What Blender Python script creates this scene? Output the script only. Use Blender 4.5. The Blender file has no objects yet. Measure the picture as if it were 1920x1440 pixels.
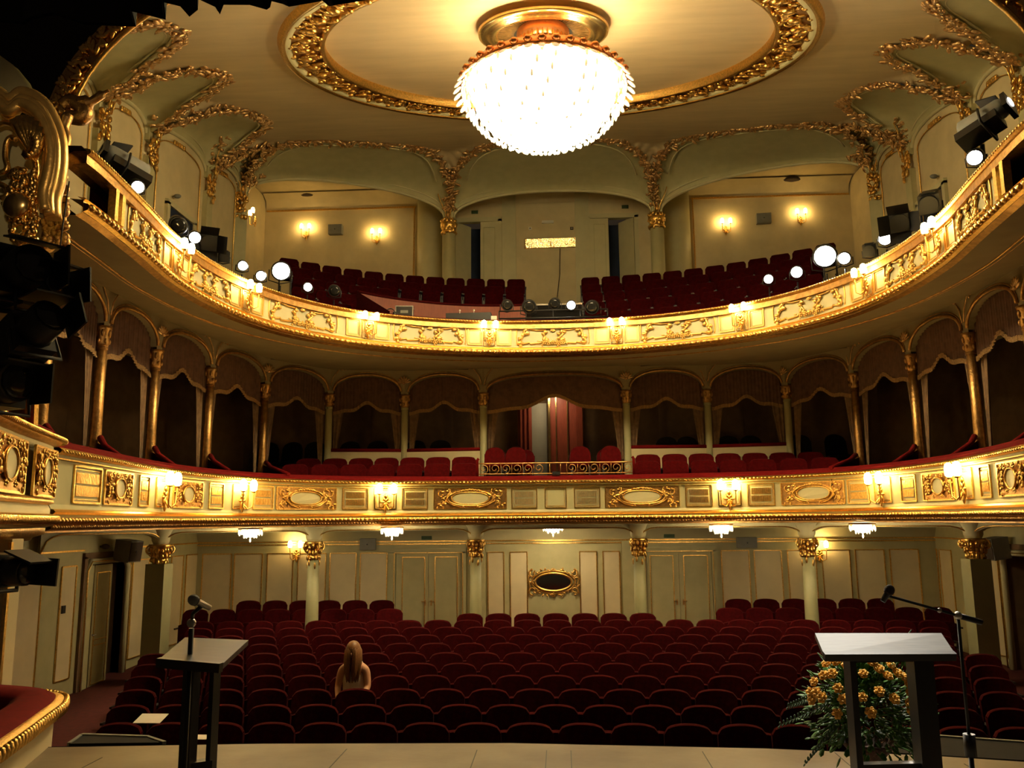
import bpy, math, random
from math import sin, cos, pi, sqrt, atan2, hypot
from mathutils import Vector, Matrix
random.seed(7)
col = bpy.context.scene.collection
V = Vector

# ------------------------------------------------------------------ camera
F_PX = 1553.0
PITCH, YAW, ROLL = math.radians(9.30), math.radians(3.26), math.radians(0.51)
CAM = V((0.10, 0.0, 1.6))
fwd = V((-sin(YAW)*cos(PITCH), cos(YAW)*cos(PITCH), sin(PITCH)))
r0 = V((cos(YAW), sin(YAW), 0)); u0 = r0.cross(fwd)
rgt = r0*cos(ROLL) - u0*sin(ROLL)
upv = u0*cos(ROLL) + r0*sin(ROLL)
cd = bpy.data.cameras.new('camera'); cam = bpy.data.objects.new('camera', cd); col.objects.link(cam)
cam.matrix_world = Matrix(((rgt.x, upv.x, -fwd.x, CAM.x), (rgt.y, upv.y, -fwd.y, CAM.y), (rgt.z, upv.z, -fwd.z, CAM.z), (0, 0, 0, 1)))
cd.sensor_width = 36; cd.lens = F_PX/1920*36; cd.clip_start = 0.05; cd.clip_end = 200
bpy.context.scene.camera = cam

def ray(x, y): return fwd + rgt*((x-960)/F_PX) - upv*((y-720)/F_PX)
def at_y(x, y, Y): d = ray(x, y); return CAM + d*(Y/d.y)
def at_z(x, y, Z): d = ray(x, y); return CAM + d*((Z-CAM.z)/d.z)

# ------------------------------------------------------------------ materials
def mat(name, color, rough=0.6, metal=0.0, emit=None, es=0.0, var=0.0, vscale=6.0, bump=0.0, bscale=40.0, col2=None, spec=None, coat=0.0, sheen=0.0, wood=False):
    m = bpy.data.materials.new(name); m.use_nodes = True
    nt = m.node_tree; b = nt.nodes['Principled BSDF']
    b.inputs['Base Color'].default_value = (*color, 1)
    b.inputs['Roughness'].default_value = rough; b.inputs['Metallic'].default_value = metal
    if spec is not None: b.inputs['Specular IOR Level'].default_value = spec
    if coat: b.inputs['Coat Weight'].default_value = coat
    if sheen:
        b.inputs['Sheen Weight'].default_value = sheen
        b.inputs['Sheen Tint'].default_value = (min(1, color[0]*2.5), color[1]*2, color[2]*2, 1)
    if emit is not None:
        b.inputs['Emission Color'].default_value = (*emit, 1); b.inputs['Emission Strength'].default_value = es
    tc = nt.nodes.new('ShaderNodeTexCoord')
    src = tc.outputs['Object']
    if wood:
        mp = nt.nodes.new('ShaderNodeMapping'); mp.inputs['Scale'].default_value = wood
        nt.links.new(src, mp.inputs['Vector']); src = mp.outputs['Vector']
    if var or col2:
        n = nt.nodes.new('ShaderNodeTexNoise'); n.inputs['Scale'].default_value = vscale; n.inputs['Detail'].default_value = 4
        nt.links.new(src, n.inputs['Vector'])
        mx = nt.nodes.new('ShaderNodeMix'); mx.data_type = 'RGBA'
        c2 = col2 if col2 else tuple(c*(1-var) for c in color)
        mx.inputs['A'].default_value = (*color, 1); mx.inputs['B'].default_value = (*c2, 1)
        rp = nt.nodes.new('ShaderNodeMapRange'); rp.inputs['From Min'].default_value = .35; rp.inputs['From Max'].default_value = .65
        nt.links.new(n.outputs['Fac'], rp.inputs['Value'])
        nt.links.new(rp.outputs['Result'], mx.inputs['Factor']); nt.links.new(mx.outputs['Result'], b.inputs['Base Color'])
    if bump:
        n2 = nt.nodes.new('ShaderNodeTexNoise'); n2.inputs['Scale'].default_value = bscale; n2.inputs['Detail'].default_value = 3
        bp = nt.nodes.new('ShaderNodeBump'); bp.inputs['Strength'].default_value = bump; bp.inputs['Distance'].default_value = .02
        nt.links.new(src, n2.inputs['Vector']); nt.links.new(n2.outputs['Fac'], bp.inputs['Height']); nt.links.new(bp.outputs['Normal'], b.inputs['Normal'])
    return m
M = {}
M['cream'] = mat('cream_plaster', (.62, .52, .31), .75, var=.12, vscale=2.5)
M['ceil'] = mat('ceiling_plaster', (.58, .465, .275), .8, var=.13, vscale=1.6, wood=(.5, 2.2, 2.2))
M['disc'] = mat('ceiling_disc_plaster', (.62, .50, .32), .8, var=.12, vscale=1.4, wood=(.5, 2.6, 2.6))
M['sage'] = mat('sage_green_paint', (.46, .43, .24), .55, var=.10, vscale=4)
M['column'] = mat('dimmed_sage_paint', (.27, .26, .14), .55, var=.10, vscale=4)  # sage darkened so the colour carries the weak light on the stalls columns
M['sage_l'] = mat('pale_sage_paint', (.54, .50, .30), .5, var=.08, vscale=4)
M['panel'] = mat('cream_panel_paint', (.68, .58, .37), .55, var=.08, vscale=3)
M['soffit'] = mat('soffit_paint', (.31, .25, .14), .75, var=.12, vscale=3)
M['gold'] = mat('gilding', (.93, .58, .17), .30, 1.0, var=.28, vscale=30, bump=.25, bscale=60)
M['goldb'] = mat('bright_gilding', (1.0, .68, .26), .25, 1.0, var=.15, vscale=20)
M['gilt'] = mat('gilt_paint', (.80, .50, .15), .38, .75, var=.2, vscale=10, bump=.15, bscale=30)
M['oldgold'] = mat('dull_gilding', (.62, .36, .13), .42, 1.0, var=.35, vscale=14, bump=.3, bscale=45)
M['goldleaf'] = mat('rose_gilding', (.85, .55, .26), .36, .85, var=.35, vscale=25, bump=.2, bscale=60)
M['velvet'] = mat('red_velvet', (.043, .0007, .0016), .95, var=.35, vscale=18, spec=.08, bump=.15, bscale=120)
M['velvet_d'] = mat('dark_red_velvet', (.045, .002, .003), .95, var=.3, vscale=18, spec=.1)
M['velvet_c'] = mat('circle_seat_velvet', (.085, .0018, .003), .95, var=.3, vscale=18, spec=.1)
M['dark_wall'] = mat('dark_maroon_wall', (.007, .0035, .0025), .9, var=.3, vscale=3)
M['rail'] = mat('red_velvet_rail', (.15, .003, .004), .9, var=.2, vscale=15, spec=.15)
M['carpet'] = mat('red_carpet', (.09, .008, .006), .95, var=.3, vscale=12, bump=.3, bscale=150)
M['darkfloor'] = mat('dark_floor', (.035, .015, .012), .8, var=.3, vscale=6)
M['seatframe'] = mat('dark_seat_frame', (.018, .010, .010), .5, var=.2, vscale=12)
M['metal'] = mat('brushed_steel', (.55, .52, .48), .35, 1.0, var=.1, vscale=20)
M['black'] = mat('black_paint', (.010, .010, .011), .45, var=.2, vscale=20)
M['blackcloth'] = mat('black_cloth', (.006, .004, .004), .95, var=.3, vscale=8)
M['blackwood'] = mat('black_stained_wood', (.010, .008, .008), .38, var=.3, vscale=6, wood=(1, 8, 8))
M['topwood'] = mat('worn_black_wood_top', (.075, .07, .062), .42, var=.35, vscale=5, wood=(2, 22, 22), coat=.4)
M['stage'] = mat('stage_boards', (.25, .20, .135), .50, col2=(.15, .11, .075), vscale=1.3, bump=.1, bscale=14)
M['boxdark'] = mat('unlit_box_wall', (.20, .12, .06), .85, var=.2, vscale=5)  # brown kept dark, unlit box interiors put into the colour
M['curtain'] = mat('brown_gauze_curtain', (.22, .13, .07), .85, var=.3, vscale=12)
M['curtaind'] = mat('dark_brown_valance', (.13, .062, .036), .85, var=.35, vscale=10)
M['fringe'] = mat('old_gold_fringe', (.36, .20, .07), .7, var=.4, vscale=60, bump=.5, bscale=90)
M['redwood'] = mat('red_stained_wood', (.30, .060, .028), .45, var=.25, vscale=5, wood=(8, 8, 1))
M['deskwood'] = mat('red_brown_desk_wood', (.20, .038, .014), .6, var=.2, vscale=5, wood=(8, 8, 1))
M['grey'] = mat('grey_plastic', (.22, .22, .20), .6, var=.1, vscale=10)
M['doorgrey'] = mat('grey_green_door', (.34, .33, .25), .6, var=.1, vscale=4)
M['navy'] = mat('night_blue_backdrop', (.010, .020, .055), .8, var=.4, vscale=2)
M['brown'] = mat('brown_speaker_cloth', (.05, .03, .02), .8, var=.2, vscale=40)
M['copper'] = mat('copper', (.80, .34, .14), .32, 1.0, var=.2, vscale=12)
M['bulb'] = mat('lit_lamp_shade', (1, .8, .5), .4, emit=(1.0, .66, .20), es=46)
M['bulb_w'] = mat('lit_wall_lamp', (1, .8, .5), .4, emit=(1.0, .66, .22), es=26)
M['crys'] = mat('lit_crystal', (.9, .8, .6), .15, emit=(1.0, .82, .48), es=1.1, var=.4, vscale=9)  # own emission stands in for lamp light passing through the crystals
M['cryd'] = mat('faint_glow_crystal', (.75, .66, .5), .12, emit=(1.0, .72, .38), es=.32, var=.3, vscale=9)  # weaker emission stands in for light caught in the glass
M['glow'] = mat('chandelier_core', (1, .85, .6), .5, emit=(1.0, .81, .42), es=29)
M['uplamp'] = mat('chandelier_upper_lamp', (1, .85, .6), .5, emit=(1.0, .81, .40), es=260)
M['glow_s'] = mat('ceiling_lamp_core', (1, .85, .6), .5, emit=(1.0, .78, .44), es=60)
M['lens'] = mat('lit_spotlight_lens', (1, 1, 1), .3, emit=(1.0, .95, .90), es=12)
M['lensbig'] = mat('dazzling_spotlight_lens', (1, 1, 1), .3, emit=(1.0, .92, .72), es=60)
M['lensoff'] = mat('dark_glass_lens', (.02, .02, .02), .08, var=.3)
M['mirror'] = mat('mirror_glass', (.55, .58, .62), .08, 1.0, var=.25, vscale=2)
M['brass'] = mat('polished_brass', (.95, .72, .34), .10, 1.0, var=.3, vscale=30, bump=.7, bscale=16)
M['paper'] = mat('white_paper', (.75, .68, .58), .8, var=.05)
M['skin'] = mat('skin', (.60, .31, .18), .55, var=.08, vscale=10)
M['hair'] = mat('reddish_blond_hair', (.27, .11, .032), .5, var=.5, vscale=30, wood=(6, 6, 1))
M['top'] = mat('white_cotton', (.85, .78, .62), .8, var=.1, vscale=10)
M['jeans'] = mat('dark_denim', (.03, .04, .07), .8, var=.2)
M['rose'] = mat('yellow_orange_rose', (.95, .50, .06), .6, var=.3, vscale=40)
M['leaf'] = mat('glossy_green_leaf', (.07, .17, .02), .55, var=.5, vscale=30, spec=.2)
M['leafd'] = mat('dark_green_fern', (.03, .075, .02), .6, var=.4, vscale=30)
M['wicker'] = mat('brown_wicker', (.13, .06, .03), .7, var=.5, vscale=40, bump=.6, bscale=60)
M['whiteplas'] = mat('white_plastic', (.7, .68, .6), .5, var=.05)

# ------------------------------------------------------------------ mesh builder
class MB:
    def __init__(s): s.v = []; s.f = []; s.sm = []; s.mi = []; s.m = 0; s.T = None; s.W = None
    def P(s, p):
        p = V(p)
        if s.T is not None: p = s.T @ p
        if s.W is not None: p = s.W(p)
        s.v.append(p[:]); return len(s.v)-1
    def F(s, idx, smooth=False): s.f.append(tuple(idx)); s.sm.append(smooth); s.mi.append(s.m)
    def box(s, c, d, R=None):
        c = V(c); h = V(d)*.5; ids = []
        for a in (-1, 1):
            for b in (-1, 1):
                for e in (-1, 1):
                    q = V((a*h.x, b*h.y, e*h.z))
                    if R is not None: q = R @ q
                    ids.append(s.P(c+q))
        for q in ((0, 1, 3, 2), (4, 6, 7, 5), (0, 4, 5, 1), (2, 3, 7, 6), (0, 2, 6, 4), (1, 5, 7, 3)): s.F([ids[k] for k in q])
    def bar(s, a, b, w, d, up=(0, 0, 1)):
        a = V(a); b = V(b); z = (b-a); L = z.length; z.normalize(); u = V(up)
        if abs(z.dot(u)) > .95: u = V((1, 0, 0))
        x = u.cross(z).normalized(); y = z.cross(x)
        R = Matrix((x, y, z)).transposed(); s.box((a+b)/2, (w, d, L), R)
    def grid(s, rows, close=False, smooth=True):
        ids = [[s.P(p) for p in r] for r in rows]
        for i in range(len(ids)-1):
            n = len(ids[i])
            for j in range(n if close else n-1):
                k = (j+1) % n; s.F((ids[i][j], ids[i][k], ids[i+1][k], ids[i+1][j]), smooth)
        return ids
    def tube(s, pts, r, n=8, closed=False, flat=1.0):
        pts = [V(p) for p in pts]; N = len(pts); rows = []; prev = None
        for i, p in enumerate(pts):
            if closed: t = pts[(i+1) % N]-pts[i-1]
            else: t = pts[min(i+1, N-1)]-pts[max(i-1, 0)]
            if t.length < 1e-9: t = V((0, 0, 1))
            t.normalize()
            if prev is None:
                u = V((0, 0, 1)) if abs(t.z) < .9 else V((1, 0, 0)); a = u.cross(t).normalized()
            else:
                a = prev-t*prev.dot(t)
                a = a.normalized() if a.length > 1e-6 else prev
            prev = a; b = t.cross(a); rr = r[i] if isinstance(r, (list, tuple)) else r
            rows.append([p+(a*cos(2*pi*k/n)+b*sin(2*pi*k/n)*flat)*rr for k in range(n)])
        if closed: rows.append(rows[0])
        ids = s.grid(rows, close=True)
        if not closed: s.F(ids[0][::-1]); s.F(ids[-1])
    def lathe(s, prof, c=(0, 0, 0), n=20, ax=None):
        c = V(c); rows = []
        A = ax if ax is not None else Matrix.Identity(3)
        for r, z in prof: rows.append([c + A @ V((r*cos(2*pi*k/n), r*sin(2*pi*k/n), z)) for k in range(n)])
        ids = s.grid(rows, close=True)
        if prof[0][0] > 1e-4: s.F(ids[0][::-1])
        if prof[-1][0] > 1e-4: s.F(ids[-1])
    def ell(s, c, r, nu=8, nv=5, R=None):
        c = V(c); rows = []
        for j in range(1, nv):
            th = pi*j/nv; row = []
            for i in range(nu):
                ph = 2*pi*i/nu; q = V((r[0]*sin(th)*cos(ph), r[1]*sin(th)*sin(ph), r[2]*cos(th)))
                if R is not None: q = R @ q
                row.append(c+q)
            rows.append(row)
        ids = s.grid(rows, close=True)
        q = V((0, 0, r[2]));  q = R @ q if R is not None else q
        a = s.P(c+q); b = s.P(c-q)
        for i in range(nu):
            k = (i+1) % nu; s.F((a, ids[0][k], ids[0][i]), True); s.F((b, ids[-1][i], ids[-1][k]), True)
    def prism(s, o, y0, y1, smooth=False):   # outline in xz, extruded along y
        a = [s.P((x, y0, z)) for x, z in o]; b = [s.P((x, y1, z)) for x, z in o]; n = len(o)
        s.F(a); s.F(b[::-1])
        for i in range(n): k = (i+1) % n; s.F((a[i], b[i], b[k], a[k]), smooth)
    def slab(s, o, z0, z1):                   # outline in xy, extruded along z
        a = [s.P((x, y, z0)) for x, y in o]; b = [s.P((x, y, z1)) for x, y in o]; n = len(o)
        s.F(a[::-1]); s.F(b)
        for i in range(n): k = (i+1) % n; s.F((a[i], a[k], b[k], b[i]))
    def data(s, name, mats):
        me = bpy.data.meshes.new(name); me.from_pydata(s.v, [], s.f)
        me.polygons.foreach_set('use_smooth', s.sm); me.polygons.foreach_set('material_index', s.mi)
        for m in (mats if isinstance(mats, (list, tuple)) else [mats]): me.materials.append(M[m])
        me.update(); return me
    def build(s, name, mats, parent=None, loc=None, rz=None, rot=None):
        o = bpy.data.objects.new(name, s.data(name, mats)); col.objects.link(o)
        if parent is not None: o.parent = parent
        if loc is not None: o.location = loc
        if rz is not None: o.rotation_euler = (0, 0, rz)
        if rot is not None: o.rotation_euler = rot
        return o
def tag(o, label=None, cat=None, group=None, kind=None):
    if label: o['label'] = label
    if cat: o['category'] = cat
    if group: o['group'] = group
    if kind: o['kind'] = kind
    return o
def thing(name, loc=(0, 0, 0), rz=0, label=None, cat=None, group=None, kind=None):
    o = bpy.data.objects.new(name, None); col.objects.link(o); o.location = loc; o.rotation_euler = (0, 0, rz)
    o.empty_display_size = .1
    return tag(o, label, cat, group, kind)
KIDS = {}
def copy_tree(o, parent=None, loc=None, rz=None):
    kids = KIDS.get(o.name) or [c for c in o.children]; KIDS[o.name] = kids
    c = o.copy(); col.objects.link(c)
    if parent is not None: c.parent = parent
    if loc is not None: c.location = loc
    if rz is not None: c.rotation_euler = (0, 0, rz)
    for k in kids: copy_tree(k, c)
    return c
ONES = ['', 'first', 'second', 'third', 'fourth', 'fifth', 'sixth', 'seventh', 'eighth', 'ninth', 'tenth', 'eleventh', 'twelfth', 'thirteenth', 'fourteenth', 'fifteenth', 'sixteenth', 'seventeenth', 'eighteenth', 'nineteenth', 'twentieth']
def nth(k): return ONES[k] if k <= 20 else 'twenty-'+ONES[k-20] if k < 30 else 'thirtieth'

# ------------------------------------------------------------------ curves
def cr(pts, n=12):
    P = [V(p) for p in pts]; P = [P[0]*2-P[1]] + P + [P[-1]*2-P[-2]]; out = []
    for i in range(1, len(P)-2):
        a, b, c, d = P[i-1:i+3]
        for k in range(n):
            t = k/n; out.append(((b*2)+(c-a)*t+(a*2-b*5+c*4-d)*t*t+(b*3-a-c*3+d)*t**3)*.5)
    out.append(P[-2]); return out
class Plan:
    def __init__(s, half, n=10):
        full = [V((-x, y)) for x, y in half[:0:-1]] + [V(p) for p in half]
        s.p = cr(full, n); s.s = [0]
        for a, b in zip(s.p, s.p[1:]): s.s.append(s.s[-1]+(b-a).length)
        mid = s.s[len(s.s)//2]; s.s = [q-mid for q in s.s]; s.L = s.s[-1]
        s.nv = []
        for i in range(len(s.p)):
            t = s.p[min(i+1, len(s.p)-1)]-s.p[max(i-1, 0)]; t.normalize(); s.nv.append(V((t.y, -t.x)))   # towards the hall
        # at centre t=(1,0) -> n=(0,-1)
    def at(s, q):
        for i in range(len(s.s)-1):
            if q <= s.s[i+1] or i == len(s.s)-2:
                k = (q-s.s[i])/(s.s[i+1]-s.s[i]); p = s.p[i].lerp(s.p[i+1], k); n = s.nv[i].lerp(s.nv[i+1], k).normalized(); return p, n
    def loft(s, mb, prof, s0=-99, s1=99, smooth=False):
        idx = [i for i in range(len(s.p)) if s0 <= s.s[i] <= s1]
        rows = []
        for d, z in prof: rows.append([V((s.p[i].x+s.nv[i].x*d, s.p[i].y+s.nv[i].y*d, z)) for i in idx])
        for a, b in zip(rows, rows[1:]): mb.grid([a, b], smooth=True)
    def frame(s, q, z, d=0):
        p, n = s.at(q); return V((p.x+n.x*d, p.y+n.y*d, z)), atan2(n.x, -n.y)
    def T(s, q, z, d=0):
        l, a = s.frame(q, z, d); return Matrix.Translation(l) @ Matrix.Rotation(a, 4, 'Z')
UP = Plan([(0, 16.6), (1.4, 16.48), (2.8, 16.02), (4.0, 15.2), (4.85, 14.0), (5.25, 12.6), (5.32, 11.1), (5.15, 9.7), (5.02, 8.6), (5.0, 8.2)])
LO = Plan([(0, 16.85), (1.5, 16.8), (3.0, 16.55), (4.2, 16.0), (5.05, 15.1), (5.5, 13.9), (5.66, 12.4), (5.55, 10.9), (5.35, 9.6), (5.15, 8.3)])
ARC_PTS = [(1.6, 18.4), (3.4, 18.5), (5.05, 18.15), (6.0, 16.7), (6.35, 14.8), (6.55, 13.1), (6.5, 11.4), (6.35, 9.9), (6.2, 8.6)]

# ------------------------------------------------------------------ ornament vocabulary (local x right, z up, -y towards the viewer)
def leaf(mb, x, z, ang, L, W, y=-.01, T=.35):
    R = Matrix.Rotation(-ang, 3, 'Y')
    mb.ell((x+cos(ang)*L*.5, y, z+sin(ang)*L*.5), (L*.55, W*T, W*.5), 6, 4, R)
def scroll(mb, x, z, r, a0, turns, th, y=-.015, n=18, d=1):
    pts = []; rr = []
    for i in range(n+1):
        t = i/n; a = a0+d*turns*2*pi*t; q = r*(1-.8*t); pts.append((x+cos(a)*q, y, z+sin(a)*q)); rr.append(th*(1-.5*t))
    mb.tube(pts, rr, 5)
def rosette(mb, x, z, r, y=-.02):
    mb.ell((x, y-.01, z), (r*.45, r*.4, r*.45), 6, 4)
    for k in range(5):
        a = 2*pi*k/5+.3; mb.ell((x+cos(a)*r*.6, y, z+sin(a)*r*.6), (r*.42, r*.3, r*.42), 6, 3)
def rect_frame(mb, x0, z0, x1, z1, w=.02, y=-.012):
    n = max(1, int((x1-x0)/.16))
    for z in (z0, z1):
        for k in range(n): mb.bar((x0+(x1-x0)*k/n, y, z), (x0+(x1-x0)*(k+1)/n, y, z), w, w, up=(0, 1, 0))
    for x in (x0, x1): mb.bar((x, y, z0), (x, y, z1), w, w, up=(0, 1, 0))
def backing(mb, w, h):
    n = max(1, int(w/.12))
    for k in range(n): mb.box((-w/2+w*(k+.5)/n, -.004, 0), (w/n, .012, h))
def foliage(mb, x0, z0, x1, z1, n, size, seed=0, y=-.015):
    rnd = random.Random(seed)
    for _ in range(n):
        x = rnd.uniform(x0, x1); z = rnd.uniform(z0, z1); leaf(mb, x, z, rnd.uniform(0, 2*pi), size*rnd.uniform(.6, 1.3), size*.5, y-rnd.uniform(0, .02))
def shell(mb, x, z, r, y=-.02, n=7):
    for k in range(n):
        a = pi*(k+.5)/n; leaf(mb, x, z, a, r, r*.28, y)
    mb.ell((x, y-.01, z), (r*.25, r*.2, r*.2), 6, 4)
# ================================================================== SETTING
SX = 8.5; RY = 19.5; GC = 1.5          # ground floor: side walls, rear wall, ceiling height
# --- stage floor with board seams
edge = [(-4.6, 5.9), (-3.6, 6.15), (-2.8, 6.22), (-2.1, 6.28), (-.3, 6.34), (1.5, 6.24), (2.15, 6.15), (2.6, 6.08), (3.1, 5.96), (4.6, 5.5)]
mb = MB(); mb.slab([(-5.5, -3), (5.5, -3), (5.5, 5.2)] + edge[::-1] + [(-5.5, 5.2)], -.12, 0)
mb.m = 1
for x in (-3.1, -2.35, -1.45, -.52, -.03, .14, 1.05, 1.95, 2.7):
    mb.box((x, 4.1, .0012), (.006, 4.1 if abs(x) < 2.2 else 3.6, .002))
for y in (2.6, 4.9): mb.box((0, y, .0012), (8, .005, .002))
tag(mb.build('floor', ['stage', 'black']), kind='structure')
# stage front
mb = MB(); mb.grid([[V((x, y+.02, -.0)) for x, y in edge], [V((x, y+.02, -1.7)) for x, y in edge]], smooth=False)
tag(mb.build('wall_stage_front', 'black'), kind='structure')
# --- stalls floor, raked
mb = MB(); rows = []
for y, z in ((5.2, -1.62), (8.5, -1.60), (13, -1.42), (17.0, -1.22), (19.6, -1.22)): rows.append([V((x, y, z)) for x in (-8.7, -4, 0, 4, 8.7)])
mb.grid(rows, smooth=False); tag(mb.build('floor', 'carpet'), kind='structure')
def floor_z(y):
    P = ((5.2, -1.62), (8.5, -1.60), (13, -1.42), (17.0, -1.22), (19.6, -1.22))
    for a, b in zip(P, P[1:]):
        if y <= b[0]: return a[1]+(b[1]-a[1])*(y-a[0])/(b[0]-a[0])
    return -1.22
# apron covers beside the stage edge
for pts, w in (([(-3.55, 6.25), (-2.85, 6.30), (-3.05, 6.45), (-3.6, 6.5)], 'left'), ([(2.15, 6.2), (3.2, 5.98), (3.5, 6.4), (2.5, 6.7)], 'right')):
    mb = MB(); mb.slab(pts, -.05, .0); mb.m = 1
    mb.bar((*pts[2], -.005), (*pts[3], -.005), .03, .03)
    for q in ((pts[0], pts[3]), (pts[1], pts[2])): mb.bar((*q[0], -.005), (*q[1], -.005), .025, .025)
    for p in pts: mb.bar((p[0], p[1], -.04), (p[0], p[1], floor_z(p[1])), .05, .05)
    tag(mb.build('pit_cover', ['blackcloth', 'grey']), 'dark pit cover with pale edge strip, at the %s end of the stage edge' % w, 'pit cover')

# --- rear wall of the stalls
def gold_panel(mb, x0, z0, x1, z1, y=0, mi=(1, 2), w=.022):
    mb.m = mi[0]; mb.box(((x0+x1)/2, y-.004, (z0+z1)/2), (x1-x0, .012, z1-z0)); mb.m = mi[1]
    rect_frame(mb, x0, z0, x1, z1, w, y-.012); mb.m = 0
def pxX(x, Y, z=.4): 
    d = ray(x, 1100); return CAM.x + d.x*Y/d.y
mb = MB(); mb.box((0, RY+.1, .1), (17.2, .2, 3.4))
panels = [(378, 432), (438, 490), (500, 548), (558, 610), (618, 667), (675, 725), (915, 945), (957, 989), (1088, 1120), (1132, 1163), (1355, 1407), (1417, 1468), (1480, 1533), (1545, 1597), (1608, 1662), (1673, 1727)]
for a, b in panels: gold_panel(mb, pxX(a, RY), -1.02, pxX(b, RY), .86, RY)
mb.m = 2
for z, w in ((1.12, .03), (1.06, .015)): mb.bar((-8.5, RY-.02, z), (8.5, RY-.02, z), w, .03)
mb.bar((-8.5, RY-.02, -1.1), (8.5, RY-.02, -1.1), .02, .03)
mb.m = 0
for a in (897, 1181):                                  # flat pilasters beside the centre bay
    x = pxX(a, RY); mb.box((x, RY-.03, -.1), (.32, .1, 2.4))
mb.m = 3; mb.grid([[V((-8.5, RY, 1.14)), V((8.5, RY, 1.14))], [V((-8.5, RY-.12, 1.38)), V((8.5, RY-.12, 1.38))], [V((-8.5, RY-.4, GC)), V((8.5, RY-.4, GC))]])
tag(mb.build('wall_rear', ['sage', 'panel', 'gold', 'sage_l']), kind='structure')
# double doors in the rear wall
for n, (a, b, c, d, e, f) in enumerate(((738, 870, 755, 797, 816, 858), (1208, 1340, 1220, 1263, 1283, 1328))):
    x0, x1 = pxX(a, RY), pxX(b, RY); y = RY
    t = tag(thing('door_%d' % (n+1), ((x0+x1)/2, y, -1.22)), kind='structure')
    X = lambda p: pxX(p, RY)-(x0+x1)/2
    mb = MB()
    for s in (x0, x1): mb.box((s-(x0+x1)/2, -.03, 1.04), (.1, .1, 2.12))
    mb.box((0, -.03, 2.12), (x1-x0+.1, .1, .1)); mb.m = 1; rect_frame(mb, X(a)+.02, .02, X(b)-.02, 2.08, .014, -.085); mb.m = 0
    mb.build('door_frame', ['sage', 'gold'], t)
    for k, (p, q) in enumerate(((c, d), (e, f))):
        m2 = MB(); l0 = (X(a)+.06, 0)[k]; l1 = (0, X(b)-.06)[k]
        m2.box(((l0+l1)/2, -.02, 1.04), (abs(l1-l0)-.008, .05, 2.06)); m2.m = 1; rect_frame(m2, X(p), .12, X(q), 1.98, .02, -.05)
        lf = m2.build('door_leaf', ['sage', 'gold'], t)
        h = MB(); hx = (-.07, .07)[k]; h.box((hx, -.06, .95), (.03, .02, .12)); h.tube([(hx, -.06, .98), (hx, -.10, .98), (hx+(.08 if k else -.08), -.10, .98)], .01, 6); h.build('door_handle', 'oldgold', lf)

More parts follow.
